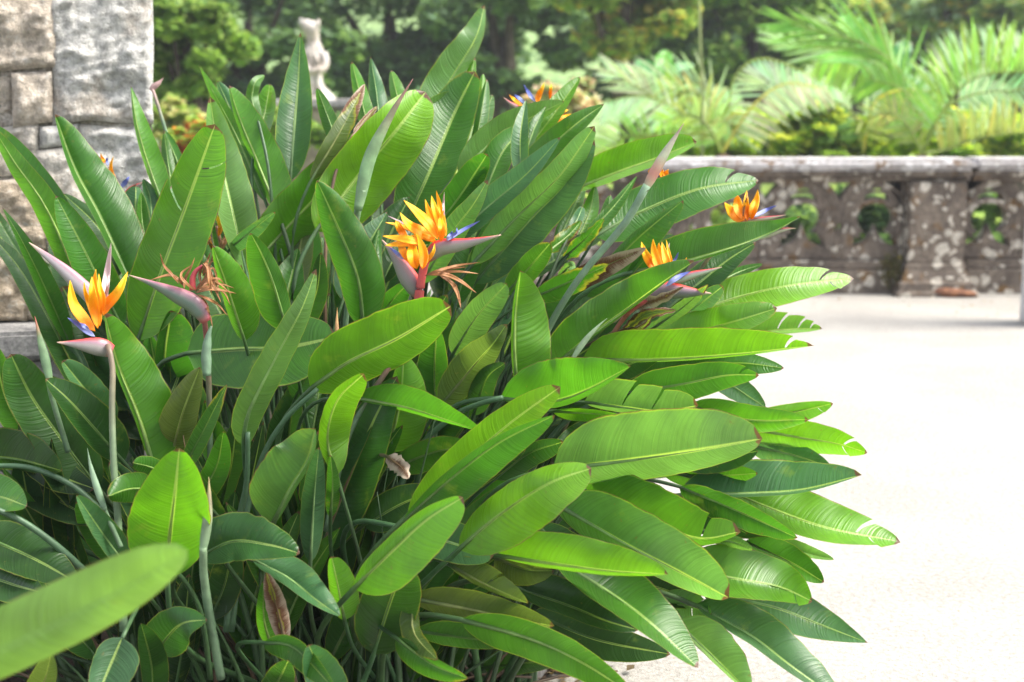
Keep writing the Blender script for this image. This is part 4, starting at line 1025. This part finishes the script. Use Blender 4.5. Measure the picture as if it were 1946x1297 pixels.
for k in range(130):
    x = rr.uniform(120, 900); d = rr.uniform(3.0, 3.9); y = 1090+(3.9-d)*210+rr.uniform(-30, 60)
    rt = P(x, y, d); rt.z = 0; rt.x = min(rt.x, .02)
    tp = rt + Vector(((rt.x+.40)*rr.uniform(.1, .9)+rr.uniform(-.18, .22), rr.uniform(-.15, .15), rr.uniform(.30, .85)))
    mid = rt.lerp(tp, .5)+Vector(((rt.x-tp.x)*.15, 0, .03)); r0 = rr.uniform(.004, .007)
    g = rr.uniform(.6, 1.1); tube(ss, [rt, mid, tp], [r0*1.9, r0*1.4, r0*1.0, r0*.6, .0006], 6, n=10, c=(.04*g, .085*g, .03*g) if rr.random() > .12 else (.13, .085, .05))
for k in range(60):   # dead stalks lying at the base
    x = rr.uniform(350, 980); a = P(x, rr.uniform(1200, 1290), rr.uniform(3.2, 3.5)); a.z = .02+rr.random()*.12
    b = a + Vector((rr.uniform(-.3, .35), rr.uniform(-.1, .2), rr.uniform(.0, .25))); tube(ss, [a, (a+b)/2+Vector((0, 0, .03)), b], [.005, .004, .003], 5, n=5, c=rr.choice([(.12, .08, .05), (.05, .08, .03), (.07, .05, .035)]))
o = sb.build('inner_leaves', M['leaf'], plant); o['kind'] = 'stuff'
o = ss.build('inner_stalks', M['stalk'], plant); o['kind'] = 'stuff'

# visible bare flower stems and spikes
def Pl(pts, d):
    d0, d1 = d if isinstance(d, tuple) else (d, d)
    n = len(pts)-1; return [P(x, y, d0+(d1-d0)*i/n) for i, (x, y) in enumerate(pts)]
def stemmesh(name, pts, d, rads, parent, cols):
    mb = MB(); tube(mb, Pl(pts, d), rads, 9, n=24, cols=cols); return mb.build(name, M['stalk'], parent)
SG_ = (.11, .18, .10); PK = (.42, .22, .22); RD = (.45, .06, .06); PUR = (.20, .19, .20)
def spathe(name, pts, d, wpx, parent, base=PUR, cols=None, mat='spathe', flat=.55, prof=None, red=1.0):
    """closed boat shaped beak: a tapering keeled tube"""
    P3 = Pl(pts, d); sL = arc_spline(P3, 40); n = 26; seg = 14; vs_, lf, cc = [], [], []; s0 = (P3[0]-CAM).dot(FW)/FPX
    prof = prof or [.30, .75, 1.0, .98, .80, .55, .28, .03]
    for i in range(n+1):
        t = i/n; p = sample(sL, t); T_ = (sample(sL, min(1, t+.04))-sample(sL, max(0, t-.04))).normalized(); Vw = (p-CAM).normalized()
        Lv = T_.cross(Vw).normalized()
        if Lv.z < 0: Lv = -Lv
        x = t*(len(prof)-1); j = min(int(x), len(prof)-2); r = (prof[j]+(prof[j+1]-prof[j])*(x-j))*wpx*s0
        for g in range(seg):
            an = 2*math.pi*g/seg; u = math.sin(an); pin = 1-.45*abs(u)**3
            vs_.append(p + Lv*(u*r) + Vw*(math.cos(an)*r*flat*pin)); lf.append((t, u, t*sL[1][-1]))
            if cols: j2 = t*(len(cols)-1); a = min(int(j2), len(cols)-2); f = j2-a; cc.append(tuple(cols[a][m]*(1-f)+cols[a+1][m]*f for m in range(3)))
            else: cc.append(base)
    mb = MB(); fs = [(i*seg+g, i*seg+(g+1) % seg, (i+1)*seg+(g+1) % seg, (i+1)*seg+g) for i in range(n) for g in range(seg)] + [tuple(range(seg))[::-1], tuple(n*seg+g for g in range(seg))]
    mb.add(vs_, fs, lf, [(red, 0, 0)]*len(vs_), cc); return mb.build(name, M[mat], parent)
def petal(name, pts, d, wpx, parent, mat='orange', face=1, asym=.8, shape='a'):
    mb = MB(); wpx = wpx*(.84 if mat == 'orange' else .8); blade(mb, pts, d if isinstance(d, tuple) else (d, d), wpx, wpx*asym, face, 'g', shape, cr=.05, N_=14, bt=2.2)
    o = mb.build(name, M[mat], parent); sd2 = o.modifiers.new('t', 'SOLIDIFY'); sd2.thickness = .0012; sd2.offset = 0; return o
def flower(stem, sd_, srad, label, scol=None):
    f = stemmesh('flower', stem, sd_, srad, plant, scol or [SG_, SG_]); f['label'] = label; return f
S = .0062
# the double flower in the middle
f = flower([(620,1010),(655,850),(694,766),(735,705),(776,637),(800,585)], (2.98,2.90), [.0065,.0062,.0058,.0055], 'double flower with two red edged beaks', [SG_,SG_,SG_,(.30,.14,.12),RD])
stemmesh('neck', [(794,600),(797,560),(803,520),(812,492),(835,470)], (2.90,2.88), [.0115,.0100,.0085,.0085,.006], f, [RD,(.50,.07,.07),(.55,.06,.07)])
spathe('beak', [(812,493),(835,472),(870,466),(905,459),(952,447)], (2.88,2.84), 16, f, (.24,.24,.20), prof=[.5,1.0,1.0,.85,.62,.42,.22,.05])
spathe('beak', [(797,566),(783,540),(762,505),(745,480),(726,456)], (2.91,2.90), 19, f, (.22,.20,.20), prof=[.4,.85,1.0,.92,.70,.45,.22,.04])
for pts, w_, dd in [([(832,455),(815,425),(790,400),(767,381)],12,2.86),([(828,458),(800,440),(775,424),(760,404)],13,2.85),([(835,452),(826,425),(815,400),(808,379)],11,2.87),([(840,448),(834,420),(826,395),(820,372)],9,2.88),
    ([(848,450),(842,420),(836,390),(829,363)],7,2.86),([(838,460),(840,435),(838,415),(843,400)],9,2.845),([(830,462),(812,450),(795,447),(778,450)],6,2.88)]:
    petal('sepal', pts, dd, w_, f)
for pts, w_, dd in [([(792,512),(786,490),(785,468),(790,447)],14,2.84),([(803,512),(806,485),(800,462),(791,444)],11,2.835),([(800,462),(780,456),(755,452),(727,449)],9,2.85),([(795,468),(775,462),(752,464),(732,467)],8,2.845),
    ([(778,500),(768,480),(762,466),(757,450)],9,2.855),([(770,452),(762,440),(756,430),(752,419)],7,2.87),([(775,452),(765,438),(760,428),(756,420)],6,2.88),([(786,441),(768,431),(750,426),(732,423)],4,2.86),([(790,500),(805,485),(818,472),(828,460)],6,2.87),
    ([(800,505),(815,492),(824,478),(826,463)],5,2.865)]:
    petal('sepal', pts, dd, w_, f)
petal('sepal', [(786,437),(772,427),(757,420),(738,411)], 2.885, 2.6, f, 'pink')
petal('sepal', [(845,425),(843,400),(843,385),(844,366)], 2.89, 2.6, f, 'pink')
petal('tongue', [(850,458),(868,445),(890,432),(912,420)], 2.85, 4.2, f, 'blue'); petal('tongue', [(850,457),(860,448),(868,442),(868,433)], 2.852, 3.4, f, 'blue'); petal('tongue', [(848,458),(852,450),(858,444),(859,440)], 2.848, 3, f, 'blue')
petal('tongue', [(768,494),(758,484),(748,476),(740,470)], 2.875, 4.5, f, 'blue')
for pts, w_ in [([(808,524),(835,514),(870,505),(912,499)],3.4),([(808,524),(845,517),(880,517),(910,521)],3.2),([(812,523),(845,522),(875,535),(905,557)],5),([(835,524),(855,535),(868,555),(876,586)],5),([(820,520),(840,512),(860,510),(885,508)],3),([(850,530),(862,540),(868,550),(873,572)],3)]:
    petal('withered_sepal', pts, 2.86, w_, f, 'wither')
# the flower at the left
f = flower([(235,1200),(225,1000),(216,880),(213,780),(214,700),(205,655)], (2.75,2.80), [.0085,.0075,.007,.0062,.0055], 'left flower with three upright orange sepals', [(.09,.15,.08),(.10,.16,.08),(.13,.18,.10),(.24,.17,.12)])
spathe('beak', [(214,668),(190,660),(150,655),(108,651)], (2.82,2.78), 17, f, (.28,.26,.24), prof=[.7,1.0,1.05,.9,.65,.42,.22,.04], red=.8)
spathe('beak', [(200,590),(160,550),(115,508),(55,461)], (2.98,2.96), 16, f, (.36,.33,.34), prof=[.5,1.0,1.0,.9,.72,.5,.3,.04], red=.12)
for pts, w_, dd in [([(181,630),(160,605),(140,575),(133,533)],13,2.82),([(186,625),(181,590),(176,555),(175,525)],11,2.80),([(190,620),(185,575),(180,540),(182,512)],9,2.83),([(196,600),(205,580),(225,555),(243,517)],12,2.81),([(184,615),(172,580),(162,555),(160,536)],7,2.84),([(192,600),(196,570),(190,545),(188,520)],7,2.82)]:
    petal('sepal', pts, dd, w_, f)
petal('sepal', [(197,600),(199,560),(204,520),(211,462)], 2.86, 9, f, 'pink', shape='a'); petal('sepal', [(199,585),(202,560),(205,545),(207,520)], 2.84, 4, f, 'pink')
petal('tongue', [(180,640),(164,628),(148,616),(128,604)], 2.80, 7, f, 'blue'); petal('tongue', [(170,628),(160,620),(155,616),(150,614)], 2.79, 5, f, 'blue')
# the withered flower
f = flower([(400,900),(398,780),(396,700),(392,640),(385,585)], (3.08,2.96), [.0065,.0062,.006,.0058], 'withered flower with a dull grey beak', [SG_,SG_,(.20,.19,.12),(.26,.10,.08),(.28,.09,.08)])
mb = MB(); tube(mb, Pl([(393,715),(392,670),(397,635),(402,620)], 2.95), [.009,.011,.009,.002], 9, n=14, c=(.15,.24,.15)); mb.build('sheath', M['stalk'], f)
spathe('beak', [(393,612),(370,580),(330,558),(290,540),(245,523)], (2.95,2.93), 18, f, (.11,.16,.12), prof=[.5,.95,1.0,.9,.62,.36,.18,.03], red=.22)
stemmesh('neck', [(366,552),(366,530),(372,516),(385,505)], 2.96, [.007,.0065,.005,.003], f, [RD,(.4,.06,.08)])
wp = [[(372,553),(350,535),(345,520),(366,503)],[(350,545),(338,530),(320,523),(285,533)],[(340,540),(325,520),(312,505),(304,482)],[(350,550),(352,530),(362,510),(370,490)],[(372,555),(390,535),(415,530),(430,545)],
  [(372,557),(395,550),(420,552),(449,558)],[(372,557),(395,545),(418,540),(445,548)],[(375,560),(398,570),(415,580),(432,600)],[(380,570),(392,590),(400,605),(404,622)],[(385,525),(392,505),(395,495),(400,480)],
  [(382,540),(380,520),(390,500),(398,492)],[(388,520),(405,510),(412,530),(415,560)],[(392,505),(400,520),(405,540),(420,575)],[(376,556),(398,535),(415,538),(440,560)],[(370,552),(390,530),(400,500),(408,498)],[(384,565),(392,580),(396,592),(400,600)],
  [(385,500),(395,510),(398,535),(402,560)],[(374,550),(400,545),(425,556),(438,580)]]
for p_ in wp: petal('withered_sepal', p_, 2.93+rr.uniform(-.02, .03), rr.uniform(2.4, 4.6), f, 'wither')
# flower half hidden at the right middle
f = flower([(1120,720),(1150,660),(1190,600),(1230,570)], (3.26,3.20), [.006,.0055,.005], 'flower behind the leaf at the right middle', [SG_,RD])
spathe('beak', [(1225,568),(1260,552),(1300,555),(1352,558)], (3.22,3.20), 17, f, (.13,.12,.13))
spathe('beak', [(1270,540),(1310,525),(1340,517),(1372,508)], (3.21,3.2), 8, f, (.30,.36,.26))
for pts, w_, dd in [([(1250,520),(1238,500),(1226,480),(1219,460)],11,3.21),([(1258,522),(1248,495),(1243,475),(1241,455)],10,3.205),([(1262,522),(1258,500),(1254,480),(1252,462)],9,3.22),([(1270,520),(1268,500),(1262,478),(1258,460)],9,3.20),([(1280,515),(1275,495),(1270,475),(1266,456)],4,3.215),([(1290,515),(1298,505),(1302,497),(1305,490)],3,3.22)]:
    petal('sepal', pts, dd, w_, f)
petal('sepal', [(1272,512),(1272,490),(1270,475),(1272,462)], 3.23, 3, f, 'pink')
petal('tongue', [(1265,545),(1280,533),(1295,524),(1313,516)], 3.195, 6, f, 'blue'); petal('tongue', [(1276,505),(1282,495),(1286,488),(1289,480)], 3.21, 3, f, 'blue')
# flower at the right edge in front of the balustrade
f = flower([(1300,560),(1340,500),(1380,450),(1412,418)], (3.52,3.46), [.0055,.005,.005], 'flower standing out at the right before the balustrade', [SG_,(.4,.2,.1)])
for pts, w_, dd in [([(1413,420),(1395,405),(1385,395),(1377,385)],13,3.45),([(1415,420),(1405,398),(1402,382),(1402,372)],12,3.455),([(1420,420),(1420,400),(1418,385),(1419,362)],8,3.44),([(1428,418),(1432,398),(1438,380),(1440,361)],10,3.445)]:
    petal('sepal', pts, dd, w_, f)
for k in range(3): petal('sepal', [(1412,412),(1414,395),(1418,380),(1422-k*2,366+k*3)], 3.43, 2.2, f, 'wither')
petal('tongue', [(1432,412),(1446,405),(1460,398),(1476,391)], 3.44, 4.5, f, 'blue')
spathe('beak', [(1415,420),(1440,418),(1465,414),(1494,409)], (3.46,3.44), 4.5, f, (.42,.40,.26)); spathe('beak', [(1440,455),(1470,442),(1495,436),(1512,434)], (3.5,3.48), 6, f, (.45,.42,.32))
# flower at the top
f = flower([(960,400),(1000,300),(1020,240),(1010,196)], (3.66,3.72), [.0055,.005,.005], 'flower at the top behind the leaves', [SG_,(.4,.2,.2)])
for pts, w_, dd in [([(1020,196),(1025,180),(1030,170),(1034,158)],7,3.72),([(1045,190),(1046,178),(1047,168),(1048,160)],4,3.74),([(994,203),(985,196),(976,188),(968,181)],4.5,3.71),([(1050,222),(1065,230),(1080,225),(1096,217)],11,3.7),([(1052,220),(1062,216),(1072,212),(1080,209)],6,3.71)]:
    petal('sepal', pts, dd, w_, f)
petal('tongue', [(1018,194),(1010,184),(1002,172),(995,161)], 3.71, 5, f, 'blue'); petal('tongue', [(998,197),(990,190),(983,184),(977,180)], 3.70, 4, f, 'blue')
spathe('beak', [(1000,212),(985,206),(970,197),(956,185)], (3.72,3.7), 5, f, (.5,.32,.28))
# flower low on the pillar
f = flower([(270,520),(262,450),(255,400),(240,372)], (3.66,3.74), [.0055,.005,.005], 'small flower in front of the stone pillar', [SG_,(.4,.2,.2)])
spathe('beak', [(236,380),(248,367),(260,356),(273,346)], (3.72,3.7), 10, f, (.40,.36,.34))
petal('sepal', [(222,345),(213,330),(211,315),(215,298)], 3.7, 5, f); petal('sepal', [(200,310),(196,303),(193,298),(191,292)], 3.72, 4, f)
petal('tongue', [(228,358),(236,350),(241,343),(246,335)], 3.7, 6, f, 'blue'); petal('tongue', [(206,315),(204,309),(203,305),(204,300)], 3.71, 3, f, 'blue')
# dried and hidden flowers
f = flower([(430,560),(425,500),(418,460),(412,430)], (3.45,3.42), [.005,.005,.004], 'dried flower behind the left leaves', [SG_,(.3,.12,.08)])
for p_, m_ in [([(415,450),(420,430),(412,412),(408,404)],'orange'),([(405,470),(398,460),(396,450),(394,440)],'orange'),([(415,470),(428,455),(432,440),(428,420)],'wither'),([(418,480),(425,465),(430,450),(430,440)],'wither'),([(400,500),(410,480),(398,462),(402,452)],'wither')]: petal('sepal', p_, 3.38, 6, f, m_)
for (x, y, d, lb) in [(1245, 345, 3.62, 'flower peeping over the leaf under the long pink bud')]:
    f = flower([(1200,470),(1225,400),(1245,345)], (3.64,3.62), [.005,.005,.004], lb, [SG_,(.4,.2,.1)])
    for p_ in ([(1248,338),(1240,332),(1236,326),(1235,322)],[(1258,338),(1258,330),(1256,324),(1255,319)],[(1262,336),(1266,330),(1268,326),(1270,322)]): petal('sepal', p_, 3.62, 6, f)
# buds
def bud(stem, d, srad, tip, wpx, label, base=(.16,.24,.15), cols=None):
    f = stemmesh('flower_bud', stem, d, srad, plant, [SG_, SG_, base]); f['label'] = label
    e = d[1] if isinstance(d, tuple) else d
    spathe('beak', tip, (e, e), wpx, f, base, cols=cols, mat='stalk', prof=[.62,.9,1.0,.95,.75,.5,.25,.02]); return f
bud([(950,900),(1000,720),(1042,625),(1100,530),(1188,424),(1230,352)], (3.16,3.02), [.0085,.0078,.0075,.0085], [(1225,362),(1248,320),(1268,285),(1300,234)], 10.5, 'long pink bud on a thick pale stem', (.17,.27,.17), [(.22,.28,.17),(.40,.17,.13),(.27,.29,.20),(.28,.26,.20),(.34,.24,.18)])
bud([(650,700),(662,560),(675,428),(690,360)], (3.20,3.12), [.006,.006,.009], [(680,400),(703,300),(745,215),(785,150)], 13, 'tall upright bud with a purple tip', (.17,.27,.14), [(.17,.26,.14),(.16,.28,.13),(.17,.27,.13),(.22,.20,.12),(.28,.10,.10)])
bud([(420,1290),(400,1180),(388,1100),(386,1040)], (2.66,2.56), [.0085,.0085,.007], [(385,1050),(394,990),(397,950),(397,906)], 10, 'slim upright bud beside the bright front leaf', (.16,.24,.13), [(.15,.24,.13),(.18,.26,.14),(.28,.26,.16),(.4,.3,.14)])
bud([(230,1040),(205,985),(195,960)], (2.7,2.68), [.005,.005,.005], [(200,970),(185,930),(172,885),(166,852)], 7, 'small green spike left of the flower stem')
bud([(130,860),(100,760),(92,720)], (3.02,2.98), [.006,.006,.006], [(95,725),(85,680),(75,640),(66,601)], 9, 'green spike with a red tip in front of the plinth', (.15,.25,.13), [(.15,.25,.13),(.15,.25,.13),(.16,.24,.12),(.45,.10,.08)])
bud([(640,800),(642,700),(640,650)], (3.06,3.04), [.004,.004,.004], [(640,665),(640,640),(640,610),(641,585)], 5, 'thin orange tipped spike in the middle', (.3,.2,.1), [(.2,.2,.1),(.45,.25,.12),(.55,.3,.12)])
bud([(1040,760),(1070,710),(1090,680)], (3.08,3.04), [.004,.004,.004], [(1088,682),(1110,650),(1135,622),(1154,605)], 6, 'small pale spike under the right leaves', (.22,.30,.18))
bud([(330,300),(300,200),(290,170)], (3.9,3.9), [.005,.005,.004], [(286,172),(293,165),(302,158),(311,148)], 6, 'pink bud tip beside the pillar edge', (.4,.25,.24))
# leaf hanging low at the front, its stalk arching over from above
mbB, mbS = MB(), MB(); sL, Ln, r_ = blade(mbB, [(232,1212),(212,1258),(180,1335)], (2.50,2.46), 46, 32, 1, 'b', 'n', bt=3.2, cr=.05); lo = mbB.build('leaf', M['leaf'], plant)
tube(mbS, Pl([(232,1214),(256,1165),(285,1110),(330,1085),(380,1160),(400,1290)], (2.50,2.85)), [.004,.0045,.005,.006], 7, n=20, c=STK); mbS.build('stalk', M['stalk'], lo)
# arched stalks crossing in front
for pts, d, r0 in [([(-40,955),(40,990),(110,1040),(170,1095)],(2.72,2.80),.0065),([(-20,885),(60,890),(140,925),(200,980)],(2.95,3.0),.006),([(603,740),(540,800),(495,880),(462,1010),(440,1200)],(2.86,2.98),.0058),([(471,822),(468,920),(450,1010),(430,1200)],(2.84,2.95),.006),([(955,756),(900,772),(850,800),(780,880),(700,1100)],(2.94,3.1),.0062)]:
    mb = MB(); tube(mb, Pl(pts, d), [r0*.85, r0, r0*1.1, r0*1.2], 8, n=24, c=(.06,.12,.06)); mb.build('stalk', M['stalk'], plant)

# the near leaf of a second plant
pl2 = empty('bird_of_paradise_plant', tuple(P(-150, 1500, 1.75)[:2])+(0,)); tag(pl2, 'single pale blurred leaf of a nearer plant rising from the lower left corner', 'plant')
mbB, mbS = MB(), MB(); sL, Ln, r_ = blade(mbB, [(-190,1320),(20,1222),(190,1140),(357,1046)], (1.62,1.60), 66, 54, -1, 'p', 'r', col3=(.12,.235,.055), N_=40, bt=2.2, cr=.015, rn=-1)
lo = mbB.build('leaf', M['leaf'], pl2); rt = Vector(pl2.location); p0 = sL[0][0]; tube(mbS, [p0, p0+Vector((-.1, .02, -.12)), rt+Vector((0, 0, .4)), rt], [.0045, .005, .007, .010], 8, n=20, c=STK); mbS.build('stalk', M['stalk'], lo)

# broad leaved banana plants among the palms
def banana(leafs, label):
    b = AT(leafs[0][0][0][0], 300, leafs[0][1]); t = empty('banana_plant', (b.x, b.y, -.6)); tag(t, label, 'plant', 'broad leaved plants among the palms')
    mb = MB(); tube(mb, [Vector((b.x, b.y, -.6)), Vector((b.x, b.y, .2)), b], [.07, .06, .04], 10, n=8, c=(.12, .2, .08)); mb.build('stem', M['stalk'], t)
    for pts, d, wl, wr, c3 in leafs:
        mb = MB(); mbs = MB(); sL, a_, b_ = blade(mb, pts, (d, d+.1), wl, wr, 1, 'g', 'r', col3=c3, cr=.12, tears=(.4, -.5, .7, -.75)); lo = mb.build('leaf', M['leaf'], t)
        tube(mbs, [sL[0][0], sL[0][0].lerp(b, .6), b], [.012, .014, .018], 6, n=6, c=STK); mbs.build('stalk', M['stalk'], lo)
banana([([(1655,140),(1640,90),(1610,55),(1585,45)],13.4,10,34,(.10,.30,.05)),([(1690,180),(1695,130),(1715,95),(1735,85)],13.6,20,24,(.06,.20,.08))], 'broad bright green leaves rising behind the middle palm')
banana([([(1262,170),(1264,135),(1262,115),(1270,96)],13.0,20,20,(.12,.32,.08)),([(1262,165),(1240,130),(1225,122),(1204,118)],13.0,9,9,(.10,.28,.12)),([(1264,160),(1285,132),(1300,125),(1320,126)],13.1,9,9,(.10,.28,.12)),([(1275,230),(1275,190),(1270,150),(1268,110)],12.9,4,4,(.3,.42,.02))], 'pale green plume of broad leaves left of the thin cane')

# dry leaf litter along the bed edge and on the path
mb = MB(); lr = random.Random(5)
def fleck(x, y, s):
    p = G(x, y, .014); a = lr.uniform(0, 6.3); d = Vector((math.cos(a), math.sin(a), lr.uniform(0, .25)))*s; q = Vector((-math.sin(a), math.cos(a), lr.uniform(-.2, .3)))*s*.35
    g = lr.uniform(.6, 1.2); c = lr.choice([(.20*g, .12*g, .06*g), (.30*g, .22*g, .13*g), (.12*g, .07*g, .04*g)])
    mb.add([p, p+d*.5+q+Vector((0, 0, s*.15)), p+d, p+d*.5-q], [(0, 1, 2, 3)], c=c)
for k in range(260): fleck(lr.gauss(1010, 90), lr.gauss(1255, 40), lr.uniform(.008, .035))
for k in range(70): fleck(lr.uniform(1250, 1946), 566+abs(lr.gauss(0, 26)), lr.uniform(.01, .03))
for k in range(60): fleck(lr.uniform(1150, 1946), lr.uniform(600, 1297), lr.uniform(.004, .010))
o = mb.build('leaf_litter', M['foliage'], smooth=False); o['kind'] = 'stuff'; o['label'] = 'small dry brown leaf scraps scattered on soil and path'

# ---------------- thin bright air over the whole garden ----------------
bm = bmesh.new(); bmesh.ops.create_cube(bm, size=1, matrix=Matrix.Translation((0, 49, 13.2)) @ Matrix.Diagonal((144, 126, 30, 1)))
me = bpy.data.meshes.new('haze'); bm.to_mesh(me); bm.free()
hm = bpy.data.materials.new('thin_haze'); hm.use_nodes = True; ht = hm.node_tree; ht.nodes.clear()
ho = ht.nodes.new('ShaderNodeOutputMaterial'); hv = ht.nodes.new('ShaderNodeVolumePrincipled')
hv.inputs['Color'].default_value = (.92, .96, 1, 1); hv.inputs['Density'].default_value = .0018; hv.inputs['Anisotropy'].default_value = .25
ht.links.new(hv.outputs[0], ho.inputs['Volume']); me.materials.append(hm)
o = bpy.data.objects.new('haze', me); col.objects.link(o); o['kind'] = 'stuff'
